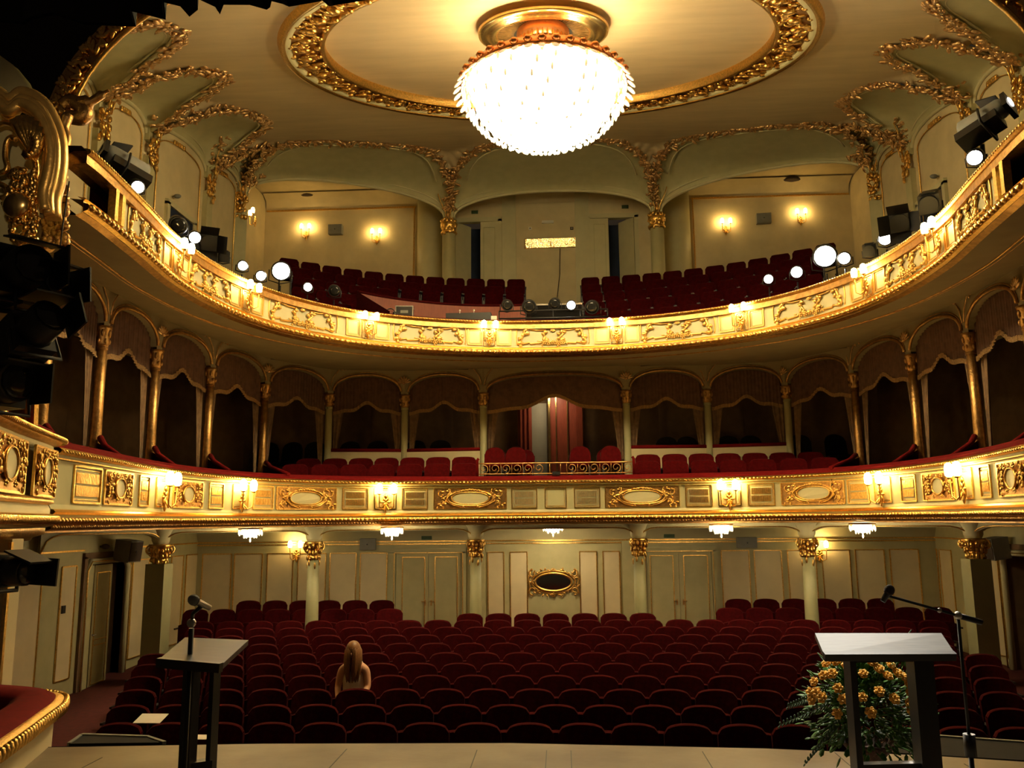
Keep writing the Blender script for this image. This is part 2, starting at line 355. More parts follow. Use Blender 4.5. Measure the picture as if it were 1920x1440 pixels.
# --- side walls of the stalls
def wallY(px, s): d = ray(px, 1100); return (s*SX-CAM.x)/d.x*d.y
for s in (-1, 1):
    mb = MB(); nm = 'wall_left' if s < 0 else 'wall_right'
    if s < 0: dy0, dy1 = wallY(157, -1), wallY(235, -1)
    else: dy0, dy1 = 11.6, wallY(1888, 1)
    T = lambda y0, y1, z0, z1: mb.box((s*(SX+.1), (y0+y1)/2, (z0+z1)/2), (.2, y1-y0, z1-z0))
    T(6.5, dy0, -1.7, 1.8); T(dy1, RY+.2, -1.7, 1.8); T(dy0, dy1, .93, 1.8)
    mb.m = 2
    for a, b in ((6.5, dy0-.1), (dy1+.1, RY)): mb.bar((s*(SX-.02), a, 1.12), (s*(SX-.02), b, 1.12), .03, .03)
    def pan(y0, y1, z1=.86, z0=-1.05):
        mb.m = 1; mb.box((s*(SX-.004), (y0+y1)/2, (z0+z1)/2), (.012, y1-y0, z1-z0)); mb.m = 2
        for a, b in (((y0, z0), (y1, z0)), ((y0, z1), (y1, z1)), ((y0, z0), (y0, z1)), ((y1, z0), (y1, z1))):
            mb.bar((s*(SX-.014), a[0], a[1]), (s*(SX-.014), b[0], b[1]), .022, .022)
        mb.m = 0
    if s < 0:
        for a, b in ((30, 76), (113, 140), (246, 276), (318, 340), (346, 368)): pan(wallY(a, -1), wallY(b, -1))
    else:
        for a, b in ((1878, 1838), (1790, 1768), (1763, 1742)): pan(wallY(a, 1), wallY(b, 1))
        pan(8.6, 9.9); pan(10.1, 11.2)
    tag(mb.build(nm, ['sage', 'panel', 'gold']), kind='structure')
    # doorway: frame, recess and half-open leaf
    t = tag(thing('door_3' if s < 0 else 'door_4', (s*SX, (dy0+dy1)/2, -1.4)), kind='structure')
    m = MB(); w = (dy1-dy0)/2
    path = [(-s*.03, -w, 0), (-s*.03, -w, 2.15), (-s*.03, -w+.12, 2.31), (-s*.03, w-.12, 2.31), (-s*.03, w, 2.15), (-s*.03, w, 0)]
    m.tube(path, .06, 8); m.m = 1; m.tube([(p[0]-s*.05, p[1]*1.04, p[2]+.0) for p in path], .014, 6); m.build('door_frame', ['sage_l', 'gold'], t)
    m = MB(); m.box((s*.7, 0, 1.15), (.1, 2*w+.2, 2.5)); m.box((s*.35, -w-.05, 1.15), (.8, .1, 2.5)); m.box((s*.35, w+.05, 1.15), (.8, .1, 2.5)); m.box((s*.35, 0, 2.42), (.8, 2*w+.2, .1))
    m.build('door_recess', 'boxdark', t)
    if s < 0:
        m = MB(); m.box((.02, -w+.12, 1.12), (.05, .22, 2.24)); lf = m.build('door_leaf', 'sage', t); tag(lf, 'narrow fixed leaf')
        m = MB(); m.box((.02, -w+.56, 1.12), (.05, .60, 2.24)); m.m = 1
        for z in (.12, .8, .9, 2.1): m.bar((.05, -w+.34, z), (.05, -w+.78, z), .014, .014)
        for y in (-w+.34, -w+.78): m.bar((.05, y, .12), (.05, y, 2.1), .014, .014)
        lf = m.build('door_leaf', ['sage', 'gold'], t)
        m = MB(); m.tube([(.04, -w+.3, 1.0), (.12, -w+.3, 1.0), (.12, -w+.18, 1.0)], .012, 6); m.build('door_handle', 'metal', lf)
# --- ceiling over the stalls rear (underside of the lower balcony)
mb = MB(); rows = []
LOp = [(p.x+n.x*-.15, p.y+n.y*-.15) for p, n in zip(LO.p, LO.nv)]
outer = []
for x, y in LOp:
    k = max(abs(x)/8.6, 1e-6); outer.append((x, y))
def out_pt(x, y):
    if y > 15.2 and abs(x) < 5.2: return (x*1.72 if abs(x) > 3 else x*1.3, 19.6)
    return ((8.6 if x > 0 else -8.6), min(19.6, 8.2+(y-8.3)*1.55))
a = [V((x, y, 1.5)) for x, y in LOp]; b = [V((*out_pt(x, y), 1.5)) for x, y in LOp]
b = [V((max(-8.6, min(8.6, p.x)), p.y, 1.5)) for p in b]
mb.grid([a, b], smooth=False); mb.grid([[p+V((0, 0, .3)) for p in a], [p+V((0, 0, .3)) for p in b]], smooth=False)
tag(mb.build('ceiling', 'sage_l'), kind='structure')

# --- ground floor columns and the arched beam
GCOL = [(-7.45, 15.5), (-4.87, 16.7), (-1.69, 17.55), (1.69, 17.55), (4.87, 16.7), (7.45, 15.5)]
def capital(mb, z0, z1, r, seed=0, n=14, sx=1):
    rnd = random.Random(seed); mb.lathe([(r*1.05, z0), (r*1.15, z0+.02), (r*1.05, z0+.05), (r*1.2, (z0+z1)/2), (r*1.7, z1-.04), (r*1.75, z1)], n=14)
    for k in range(n):
        a = 2*pi*k/n; q = V((cos(a), sin(a), 0))
        for j in range(3):
            z = z0+(z1-z0)*(.15+.28*j); rr = r*(1.15+.22*j+rnd.uniform(-.12, .12))
            mb.ell(q*rr+V((0, 0, z+rnd.uniform(-.03, .03))), (r*.28, r*.28, (z1-z0)*rnd.uniform(.10, .19)), 6, 4)
    for k in range(4):
        a = 2*pi*k/4+pi/4; pts = [V((cos(a)*r*(1.5+.7*sin(t)), sin(a)*r*(1.5+.7*sin(t)), z1-.10-.08*cos(t)+.0)) for t in [i*.6 for i in range(9)]]
        mb.tube(pts, r*.16, 5)
    for k in range(6):
        a = 2*pi*k/6; mb.ell((cos(a)*r*1.1, sin(a)*r*1.1, z0-.05-(k % 2)*.06), (r*.22, r*.22, .07), 6, 4)
names = ['square dark pilaster column beside the left stalls door', 'round sage column left of the left double door', 'round sage column left of the oval mirror', 'round sage column right of the oval mirror', 'round sage column with a lit sconce just behind it at right', 'square dark pilaster column beside the right stalls doorway']
for (x, y), nm in zip(GCOL, names):
    zb = floor_z(y); t = thing('stalls_column', (x, y, zb), 0, nm, 'column', 'columns carrying the lower balcony')
    H = .84-zb
    mb = MB()
    if abs(x) > 7:
        mb.box((0, 0, H/2), (.36, .36, H)); mb.box((0, 0, .1), (.42, .42, .2))
    else: mb.lathe([(.16, 0), (.16, .12), (.13, .16), (.125, H*.5), (.112, H)], n=24)
    mb.build('shaft', 'column', t)
    mb = MB(); r = .12 if abs(x) > 7 else .105
    capital(mb, H, H+.36, r, seed=int(x*9)); mb.build('capital', 'gold', t)
    mb = MB(); mb.lathe([(.13, H+.36), (.16, H+.42), (.17, H+.5), (.22, H+.62), (.25, GC-zb-.002)], n=16); mb.build('impost', 'sage_l', t)
mb = MB(); BL = [(-8.45, 13.3)] + GCOL + [(8.45, 13.3)]
for (x0, y0), (x1, y1) in zip(BL, BL[1:]):
    N = 24; lo = []; hi = []
    for i in range(N+1):
        u = i/N; L = hypot(x1-x0, y1-y0); e = min(u, 1-u)*L; q = max(0, 1-e/.42); z = 1.40-.30*(1-sqrt(max(0, 1-q*q)))
        lo.append(V((x0+(x1-x0)*u, y0+(y1-y0)*u, z))); hi.append(V((x0+(x1-x0)*u, y0+(y1-y0)*u, 1.5)))
    nrm = V((y1-y0, -(x1-x0), 0)).normalized()*.09
    mb.m = 0; mb.grid([[p+nrm for p in hi], [p+nrm for p in lo], [p-nrm for p in lo], [p-nrm for p in hi]])
    mb.m = 1; mb.tube([p+nrm*1.1+V((0, 0, .02)) for p in lo], .013, 5)
tag(mb.build('trim_1', ['sage_l', 'gold']), kind='structure')

# ================================================================== BALCONIES
def beads(mb, plan, z, d, r, step, s0=-99, s1=99, el=1.3):
    q = max(-plan.L, s0)+step/2
    while q < min(plan.L, s1):
        p, n = plan.at(q); a = atan2(n.x, -n.y)
        mb.ell((p.x+n.x*d, p.y+n.y*d, z), (step*.5*el*.8, r, r), 6, 4, Matrix.Rotation(a, 3, 'Z') @ Matrix.Rotation(.35, 3, 'Y')); q += step
lower = thing('lower_balcony', (0, 0, 0), 0, 'lower horseshoe balcony front, sage green with gilded panels and red velvet rail', 'balcony')
mb = MB(); LO.loft(mb, [(-.32, 2.30), (-.10, 2.36), (0.03, 2.36), (.03, 2.28), (.0, 2.26), (0, 1.80), (.02, 1.76), (.02, 1.58), (-.06, 1.52), (-.15, 1.50)]); mb.build('parapet', 'sage', lower)
mb = MB(); LO.loft(mb, [(.0, 2.31), (.05, 2.315), (.085, 2.335), (.09, 2.36), (.06, 2.385), (0, 2.38)]); LO.loft(mb, [(.0, 2.262), (.03, 2.27), (.03, 2.285), (0, 2.29)])
beads(mb, LO, 2.345, .092, .018, .075); mb.build('top_moulding', 'gold', lower)
mb = MB(); LO.loft(mb, [(.02, 1.75), (.05, 1.745), (.075, 1.72), (.05, 1.695), (.02, 1.69)]); mb.build('lower_moulding', 'goldb', lower)
mb = MB(); LO.loft(mb, [(.02, 1.665), (.07, 1.66), (.09, 1.63), (.07, 1.60), (.02, 1.585)]); beads(mb, LO, 1.632, .09, .028, .085); mb.build('bead_moulding', 'gold', lower)
mb = MB(); LO.loft(mb, [(.02, 1.59), (.05, 1.57), (.03, 1.54), (-.05, 1.525), (-.05, 1.505), (-.12, 1.50)]); beads(mb, LO, 1.565, .045, .02, .06); mb.build('under_moulding', 'oldgold', lower)
mb = MB(); LO.loft(mb, [(.03, 2.385), (.02, 2.43), (-.05, 2.475), (-.30, 2.49), (-.34, 2.40), (-.34, 2.0)]); mb.build('velvet_rail', 'rail', lower)
def fascia_part(name, fn, s, z, mats, plan, parent, d=.0, label=None):
    mb = MB()
    def wrap(p): q, n = plan.at(s+p.x); e = d-p.y; return V((q.x+n.x*e, q.y+n.y*e, z+p.z))
    mb.W = wrap; fn(mb); o = mb.build(name, mats, parent)
    if label: o['label'] = label
    return o
def wide_cart(w, h):
    def f(mb):
        mb.m = 1; backing(mb, w, h); mb.m = 0
        rect_frame(mb, -w/2, -h/2, w/2, h/2, .022, -.012)
        ow, oh = w*.26, h*.30
        for k, (e, th) in enumerate(((1.0, .014), (1.22, .018))):
            pts = []
            for i in range(24):
                a = 2*pi*i/24; x = cos(a); z = sin(a); x = math.copysign(abs(x)**.75, x)
                pts.append((x*ow*e, -.025+.008*k, z*oh*e))
            mb.tube(pts, th, 5, closed=True)
        for sx in (-1, 1):
            scroll(mb, sx*w*.40, h*.20, h*.19, pi/2, .9, .014, d=-sx); scroll(mb, sx*w*.38, -h*.22, h*.17, -pi/2, .9, .012, d=sx)
            for k in range(26):
                rnd = random.Random(k*7+1); leaf(mb, sx*rnd.uniform(w*.28, w*.46), rnd.uniform(-h*.40, h*.40), rnd.uniform(0, 6.28), h*.17, h*.09, -.02)
            mb.tube([(sx*w*.12, -.03, -h*.44), (sx*w*.24, -.03, -h*.34), (sx*w*.34, -.03, -h*.10), (sx*w*.30, -.03, h*.12), (sx*w*.2, -.03, h*.34)], .014, 5)
            rosette(mb, sx*w*.10, -h*.40, h*.085)
        for k in range(-6, 7): leaf(mb, k*w*.022-.015, h*.43-abs(k)*.004, .3*(k % 2)-.1, .05, .045, -.03, .5)
        mb.m = 2; pts = []
        mb.prism([(cos(2*pi*i/20)*ow*.95, sin(2*pi*i/20)*oh*.95) for i in range(20)][::-1], -.02, -.012)
    return f
def tall_cart(w, h):
    def f(mb):
        mb.m = 1; backing(mb, w, h); mb.m = 0
        rect_frame(mb, -w/2, -h/2, w/2, h/2, .022, -.012)
        ow, oh = w*.17, h*.28
        pts = [(cos(2*pi*i/20)*ow*1.1, -.035, sin(2*pi*i/20)*oh*1.1) for i in range(20)]; mb.tube(pts, .016, 5, closed=True)
        for sx in (-1, 1):
            for k in range(30):
                rnd = random.Random(k*3+5); leaf(mb, sx*rnd.uniform(w*.24, w*.44), rnd.uniform(-h*.4, h*.4), rnd.uniform(0, 6.28), h*.16, h*.09, -.02-.02*rnd.random())
            rosette(mb, sx*w*.15, h*.38, h*.09, -.04); rosette(mb, sx*w*.13, -h*.36, h*.08, -.04); scroll(mb, sx*w*.33, h*.25, h*.15, pi/2, .9, .014, d=-sx)
        shell(mb, 0, h*.33, h*.13, -.04, 5)
        mb.m = 2; mb.prism([(cos(2*pi*i/20)*ow, sin(2*pi*i/20)*oh) for i in range(20)][::-1], -.03, -.012)
    return f
def grille(w, h, plain=False):
    def f(mb):
        rect_frame(mb, -w/2, -h/2, w/2, h/2, .022, -.012); rect_frame(mb, -w/2+.035, -h/2+.035, w/2-.035, h/2-.035, .008, -.004)
        if not plain:
            n = int((w-.14)/.022)
            for i in range(n+1):
                x = -w/2+.07+i*(w-.14)/n
                for a, b in ((.012, h/2-.07), (-h/2+.07, -.012)): mb.bar((x, -.012, a), (x, -.012, b), .011, .012, up=(0, 1, 0))
    return f
ZP = 2.03; HP = .40
for s in (-1, 1):
    for q, w in ((1.72, 1.45), (5.05, 1.28)): fascia_part('cartouche_panel', wide_cart(w, HP), s*q, ZP, ['gold', 'oldgold', 'sage_l'], LO, lower)
    for q in (.63, 2.83, 4.02, 6.02): fascia_part('grille_panel', grille(.50, HP), s*q, ZP, ['gold'], LO, lower)
    fascia_part('grille_panel', grille(.42, HP), s*7.32, ZP, ['gold'], LO, lower); fascia_part('grille_panel', grille(.34, HP), s*9.75, ZP, ['gold'], LO, lower)
    for q in (8.22, 10.65): fascia_part('cartouche_panel', tall_cart(.95, HP), s*q, ZP, ['gold', 'oldgold', 'sage_l'], LO, lower)
    fascia_part('grille_panel', grille(.75, HP), s*11.62, ZP, ['gold'], LO, lower)
    for q in (3.42, 6.62, 9.1): fascia_part('lamp_panel', grille(.42, HP, True), s*q, ZP, ['goldb'], LO, lower)
fascia_part('plain_panel', grille(.42, HP, True), 0, ZP, ['gold'], LO, lower)

upper = thing('upper_balcony', (0, 0, 0), 0, 'upper horseshoe balcony front, pale sage with gilded scrollwork and leaf moulding', 'balcony')
mb = MB(); UP.loft(mb, [(-.30, 5.5), (-.12, 5.60), (.0, 5.60), (.0, 5.55), (-.03, 5.53), (-.03, 5.10), (.03, 5.02), (.03, 4.90), (-.05, 4.87)], -10.95, 10.95); mb.build('parapet', 'sage_l', upper)
mb = MB(); UP.loft(mb, [(-.30, 5.5), (-.12, 5.60), (.03, 5.60), (.03, 5.46), (-.12, 5.45)]); UP.loft(mb, [(-.12, 5.06), (.03, 5.04), (.03, 4.90), (-.05, 4.87)])
mb.build('end_frame', 'oldgold', upper)
mb = MB(); UP.loft(mb, [(-.02, 5.555), (.05, 5.56), (.075, 5.59), (.06, 5.62), (-.02, 5.635)]); beads(mb, UP, 5.60, .07, .016, .06); mb.build('top_moulding', 'gold', upper)
mb = MB(); UP.loft(mb, [(-.04, 5.08), (.04, 5.065), (.055, 5.05), (.03, 5.03)]); mb.build('lower_moulding', 'goldb', upper)
mb = MB(); UP.loft(mb, [(.03, 5.01), (.08, 4.995), (.10, 4.96), (.08, 4.925), (.03, 4.91)]); beads(mb, UP, 4.962, .10, .036, .115); mb.build('leaf_moulding', 'gold', upper)
mb = MB(); UP.loft(mb, [(-.02, 5.635), (-.04, 5.66), (-.26, 5.67), (-.30, 5.6)]); UP.loft(mb, [(-.30, 5.6), (-.30, 5.0)], -10.95, 10.95); mb.build('velvet_rail', 'velvet', upper)
def up_cart(w, h):
    def f(mb):
        for sx in (-1, 1):
            mb.tube([(sx*w*p[0], -.02, h*p[1]) for p in ((.36, .42), (.42, .36), (.44, .15), (.47, -.1), (.50, -.32), (.47, -.42))], .022, 6)
            for k in range(8):
                t = k/7; leaf(mb, sx*w*(.39+.10*t), h*(.42-.80*t), 2.2*sx+k, h*.24, h*.17, -.03)
            mb.tube([(sx*w*p[0], -.015, h*p[1]) for p in ((.36, .40), (.25, .33), (.12, .33))], .019, 6)
            mb.tube([(sx*w*p[0], -.015, h*p[1]) for p in ((.46, -.40), (.36, -.30), (.34, -.38), (.20, -.34), (.15, -.28))], .020, 6)
            mb.tube([(sx*w*p[0], -.02, h*p[1]) for p in ((.10, .22), (.16, .12), (.12, .0), (.09, -.12), (.15, -.28))], .023, 6)
            for k in range(7):
                t = k/6; leaf(mb, sx*w*(.14-.03*sin(t*3)), h*(.22-.5*t), k*1.3, h*.22, h*.15, -.035)
            rosette(mb, sx*w*.43, h*.30, h*.10); rosette(mb, sx*w*.47, -h*.34, h*.12)
            mb.tube([(sx*(w*.53+.03*cos(t)), -.01, h*.44*sin(t)) for t in [-1.3+.26*k for k in range(11)]], .013, 5)
        shell(mb, 0, h*.26, h*.17, -.03)
        for k in range(-2, 3): rosette(mb, k*w*.065, -h*.32-.01*(k % 2), h*.14, -.035)
        foliage(mb, -w*.2, -h*.42, w*.2, -h*.25, 14, h*.16, 3, -.02)
    return f
for s in (-1, 0, 1):
    for q, w in (((0, 1.35),) if s == 0 else ((2.52, 1.35), (5.22, 1.42), (7.68, 1.15), (9.9, 1.05))): fascia_part('scroll_panel', up_cart(w, .40), s*q, 5.30, ['gilt'], UP, upper, -.03)
    if s:
        for q in (1.3, 3.80, 6.60, 8.75):
            fascia_part('lamp_panel', grille(.22, .34, True), s*q, 5.28, ['goldb'], UP, upper, -.03)
            for e in (-.30, .30): fascia_part('small_panel', grille(.28, .33, True), s*q+e, 5.29, ['gilt'], UP, upper, -.03)
        mb = MB()
        for q in (10.97, 10.78):
            p, a = UP.frame(s*q, 5.27, .0); mb.bar(p-V((0, 0, .19)), p+V((0, 0, .19)), .07, .09)
        mb.build('opening_jamb', 'gold', upper)
# soffit of the upper balcony
ARCF = Plan([(0, 18.4)]+ARC_PTS, 10)
mb = MB(); rows = []
for t, z, d in ((0, 4.87, -.05), (0, 4.89, -.55)): rows.append([V((p.x+n.x*d, p.y+n.y*d, z)) for p, n in zip(UP.p, UP.nv)])
N = len(UP.p)
def resample(plan, N): return [plan.at(-plan.L+2*plan.L*i/(N-1))[0] for i in range(N)]
ra = resample(ARCF, N); ru = [V((q.x, q.y)) for q in rows[-1]]
for t, z in ((.35, 4.91), (.7, 4.94), (.92, 4.965), (1.0, 4.985)): rows.append([V((u.x+(a.x-u.x)*t, u.y+(a.y-u.y)*t, z)) for u, a in zip(ru, ra)])
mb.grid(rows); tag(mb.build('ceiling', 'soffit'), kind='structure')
mb = MB(); mb.tube([V((p.x-n.x*.5, p.y-n.y*.5, 4.885)) for p, n in zip(UP.p, UP.nv)], .018, 6); mb.tube([V((p.x-n.x*.58, p.y-n.y*.58, 4.895)) for p, n in zip(UP.p, UP.nv)], .009, 5)
tag(mb.build('trim_2', 'oldgold'), kind='structure')

# floors of both balconies
mb = MB(); mb.grid([[V((p.x-n.x*.3, p.y-n.y*.3, 1.85)) for p, n in zip(LO.p, LO.nv)], [V((p.x*1.35, p.y+(2.8 if p.y > 14.5 else 1.3), 1.85)) for p in LO.p]], smooth=False)
tag(mb.build('floor', 'carpet'), kind='structure')
# ================================================================== BOX TIER
def at_x(x, y, X): d = ray(x, y); return CAM + d*((X-CAM.x)/d.x)
ACOL = [V((-x, y)) for x, y in ARC_PTS[::-1]] + [V(p) for p in ARC_PTS]
NB = len(ACOL)-1; ZS = 4.42
def ord_lr(i, n): return (nth(i+1)+' from the left') if i < n/2 else (nth(n-i)+' from the right')
arc = thing('wall_arcade', (0, 0, 0), kind='structure')
def arch_z(u, L, rise=None):
    rise = rise or (.34 if L > 2.5 else .38); e = abs(2*u-1); p = 2.6 if L > 2.5 else 2.2
    return ZS+.04+rise*(max(0, 1-e**p))**.5
mats_arc = []
for i in range(NB):
    a, b = ACOL[i], ACOL[i+1]; L = (b-a).length; t = (b-a)/L; n = V((t.y, -t.x)); nf = V((n.x, n.y, 0))
    ins = .09
    def pt(u, z, d=0): q = a+t*(ins+(L-2*ins)*u); return V((q.x+n.x*d, q.y+n.y*d, z))
    us = [.5-.5*cos(pi*k/20) for k in range(21)]
    mb = MB(); mb.grid([[pt(u, 5.0, .05) for u in us], [pt(u, arch_z(u, L), .05) for u in us], [pt(u, arch_z(u, L), -.12) for u in us]], smooth=False)
    e0, e1 = a+n*.05, b+n*.05
    for (p, q) in ((a, a+t*ins), (b-t*ins, b)):
        mb.grid([[V((p.x+n.x*.05, p.y+n.y*.05, 5.0)), V((q.x+n.x*.05, q.y+n.y*.05, 5.0))], [V((p.x+n.x*.05, p.y+n.y*.05, ZS)), V((q.x+n.x*.05, q.y+n.y*.05, ZS))]], smooth=False)
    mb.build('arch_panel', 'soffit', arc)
    mb = MB(); mb.tube([pt(u, arch_z(u, L)+.025, .07) for u in us], .028, 6); mb.tube([pt(u, arch_z(u, L)+.08, .06) for u in us], .012, 5); mb.build('arch_moulding', 'oldgold', arc)
    # fan ornaments on the spandrels
    if i % 2 == 1:
        mb = MB(); mb.T = Matrix.Translation((a.x, a.y, 4.62)) @ Matrix.Rotation(atan2(n.x, -n.y), 4, 'Z') @ Matrix.Translation((0, -.09, 0)); shell(mb, 0, .06, .17, -.02, 7); mb.build('shell_ornament', 'goldleaf', arc)
    else:
        mb = MB(); mb.T = Matrix.Translation((a.x, a.y, 4.6)) @ Matrix.Rotation(atan2(n.x, -n.y), 4, 'Z') @ Matrix.Translation((0, -.08, 0))
        for sx in (-1, 1): mb.tube([(sx*.03, 0, 0), (sx*.08, 0, .2), (sx*.22, 0, .38), (sx*.42, 0, .46)], .012, 5); foliage(mb, sx*.3-.15, .38, sx*.3+.15, .5, 8, .1, i, 0)
        mb.build('scroll_ornament', 'goldleaf', arc)
    nm = 'centre' if i == NB//2 else ord_lr(i, NB)
    # drapery of each box
    dr = thing('box_drapery', (0, 0, 0), 0, 'brown valance and tied-back gauze curtains in the %s box opening' % nm if nm == 'centre' else 'brown valance and tied-back gauze curtains, box opening %s' % nm, 'drapery', 'draperies of the middle tier boxes')
    n_p = int(L/.013); rows = []
    def vbot(u): return 4.02+.20*math.exp(-1.6*(abs(2*u-1)/.5)**2)*(1.0 if L < 2.5 else 1.5)-.025*cos(2*pi*u*3)
    UN = [k/70 for k in range(71)]
    for r in range(4):
        rows.append([pt(u, (arch_z(u, L)-.01)*(1-r/3)+vbot(u)*r/3, -.05+.018*sin(u*L*2*pi/.085)) for u in UN])
    mb = MB(); mb.grid(rows); mb.build('valance', 'curtaind', dr)
    mb = MB(); mb.grid([[pt(u, vbot(u)+.035, -.03+.018*sin(u*L*2*pi/.085)) for u in UN], [pt(u, vbot(u)-.045, -.025+.018*sin(u*L*2*pi/.06)) for u in UN]]); mb.build('fringe', 'fringe', dr)
    for sd in (0, 1):
        rows = []; Wd = min(.26, L*.17)
        for k in range(12):
            v = k/11; wdt = Wd*(1-.75*v**.8)+.03; zz = 4.15-v*(1.6 if abs(a.x+b.x) > 11 else 1.25)
            rows.append([pt((q*wdt/L) if sd == 0 else 1-q*wdt/L, zz, -.09+.015*sin(q*14+sd)) for q in [j/12 for j in range(13)]])
        mb = MB(); mb.grid(rows); mb.build('curtain', 'curtain', dr)
for i, p in enumerate(ACOL):
    n = (ARCF.at(0)[1]); 
    c = thing('box_column', (p.x, p.y, 1.85), 0, 'slim gilded column of the box tier, %s' % ord_lr(i, NB+1), 'column', 'columns of the middle tier boxes')
    H = ZS-1.85; mb = MB(); mb.lathe([(.085, 0), (.085, .9), (.078, 1.2), (.074, H-.3)], n=16)
    for k in range(3): mb.lathe([(.082, H-.34+.02*k), (.088, H-.335+.02*k), (.082, H-.33+.02*k)], n=12)
    mb.build('shaft', 'oldgold' if abs(p.x) > 5.5 else 'sage', c)
    mb = MB(); mb.lathe([(.075, H-.3), (.095, H-.25), (.085, H-.2), (.11, H-.06), (.13, H)], n=14)
    for k in range(6):
        a = k*pi/3; mb.ell((cos(a)*.10, sin(a)*.10, H-.1), (.03, .03, .06), 6, 4); mb.ell((cos(a+.5)*.095, sin(a+.5)*.095, H-.22), (.022, .022, .04), 6, 4)
    mb.build('capital', 'oldgold', c)
# box fronts, dark rear walls and floor
mb = MB()
def seg_wall(mb, a, b, z0, z1, th): mb.bar((a.x, a.y, (z0+z1)/2), (b.x, b.y, (z0+z1)/2), z1-z0, th, up=(0, 0, 1)) 
for i in range(NB):
    a, b = ACOL[i], ACOL[i+1]
    if abs((a.x+b.x)/2) > 5.1 or i == NB//2: continue
    t = (b-a).normalized(); n = V((t.y, -t.x))
    w = thing('low_parapet', (0, 0, 0), 0, 'cream box front with red rail, %s' % {4: 'leftmost', 5: 'second from the left', 6: 'third from the left, beside the centre box', 8: 'just right of the centre box', 9: 'fifth from the left', 10: 'rightmost'}.get(i, ord_lr(i, NB)), 'parapet', 'low parapets behind the circle seats')
    rows = lambda d, z0, z1: [[V((q.x+n.x*d, q.y+n.y*d, z)) for q in (a+t*.07, b-t*.07)] for z in (z0, z1)]
    m = MB(); m.grid(rows(.03, 1.85, 3.12), smooth=False); m.grid(rows(-.03, 1.85, 3.12), smooth=False); m.build('front_panel', 'cream', w)
    m = MB(); p0, p1 = a+t*.07, b-t*.07; m.tube([(p0.x, p0.y, 3.155), (p1.x, p1.y, 3.155)], .045, 8); m.build('velvet_rail', 'rail', w)
mb = MB(); inn = resample(ARCF, 40); out = []
for p, k in zip(inn, range(40)):
    t = inn[min(k+1, 39)]-inn[max(k-1, 0)]; t.normalize(); out.append(p-V((t.y, -t.x))*2.25)
mb.grid([[V((p.x, p.y, 1.8)) for p in out], [V((p.x, p.y, 5.4)) for p in out]], smooth=False)
mb.grid([[V((p.x, p.y, 4.95)) for p in inn], [V((p.x, p.y, 4.95)) for p in out]], smooth=False)
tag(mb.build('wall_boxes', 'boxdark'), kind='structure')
mb = MB(); inn2 = [p-V((0, -.12)) for p in inn]
mb.grid([[V((p.x, p.y, 2.45)) for p in inn2], [V((p.x, p.y, 2.45)) for p in out]], smooth=False)
tag(mb.build('floor', 'darkfloor'), kind='structure')
mb = MB()
for x0, x1 in ((-5.2, -1.75), (1.75, 5.2)): mb.box(((x0+x1)/2, 18.0, 1.94), (x1-x0, 1.0, .18))
mb.box((0, 18.3, 2.06), (3.4, 1.6, .42)); tag(mb.build('floor', 'darkfloor'), kind='structure')
# side box partitions with velvet arm rests
for s in (-1, 1):
    for k, j in enumerate((3, 4, 5, 6, 7)):
        c = V((s*ARC_PTS[j][0], ARC_PTS[j][1])); best = min(range(len(LO.p)), key=lambda q: (LO.p[q]-c).length); f = LO.p[best]-LO.nv[best]*.25
        f = V((f.x, f.y-.45)) if (f.y-.45) > 8.4 else f
        t = thing('box_partition', (0, 0, 0), 0, 'sloping red arm rest between side boxes, %s from the rear on the %s side' % (nth(k+1), 'left' if s < 0 else 'right'), 'arm rest', 'arm rests of the side boxes')
        m = MB(); m.tube([V((c.x-s*.1, c.y-.05, 2.80)), V((c.x, c.y, 2.78)).lerp(V((f.x, f.y, 2.48)), .35), V((f.x, f.y, 2.47))], [.045, .042, .035], 8); m.build('velvet_top', 'rail', t)
        m = MB(); m.grid([[V((c.x, c.y, 2.76)), V((f.x, f.y, 2.45))], [V((c.x, c.y, 1.86)), V((f.x, f.y, 1.86))]], smooth=False); m.build('side_panel', 'velvet_d', t)
# royal box back: door, red panelling, gilt strips
mb = MB()
def box_px(mb, p0, p1, Y, z0, z1, th=.06): x0, x1 = pxX(p0, Y), pxX(p1, Y); mb.box(((x0+x1)/2, Y, (z0+z1)/2), (x1-x0, th, z1-z0))
rb = thing('box_screen', (0, 0, 0), 0, 'red wooden screen with gilt strips and pale open door inside the centre box', 'screen')
mb = MB()
box_px(mb, 974, 1001, 20.3, 2.45, 4.9); box_px(mb, 1036, 1088, 20.3, 2.45, 4.9); box_px(mb, 1087, 1099, 20.1, 2.45, 4.9, .2)
for p in (979, 987, 995): box_px(mb, p, p+3, 20.24, 2.45, 4.9, .08)
mb.build('screen_panel', 'redwood', rb)
mb = MB(); box_px(mb, 1033, 1037, 20.2, 2.45, 4.9, .1)
for p in (1047, 1069): box_px(mb, p, p+2.2, 20.25, 2.45, 4.9)
mb.build('gilt_strip', 'goldb', rb)
mb = MB(); box_px(mb, 1001, 1030, 20.45, 2.45, 4.45, .04); mb.build('door_leaf', 'doorgrey', rb)
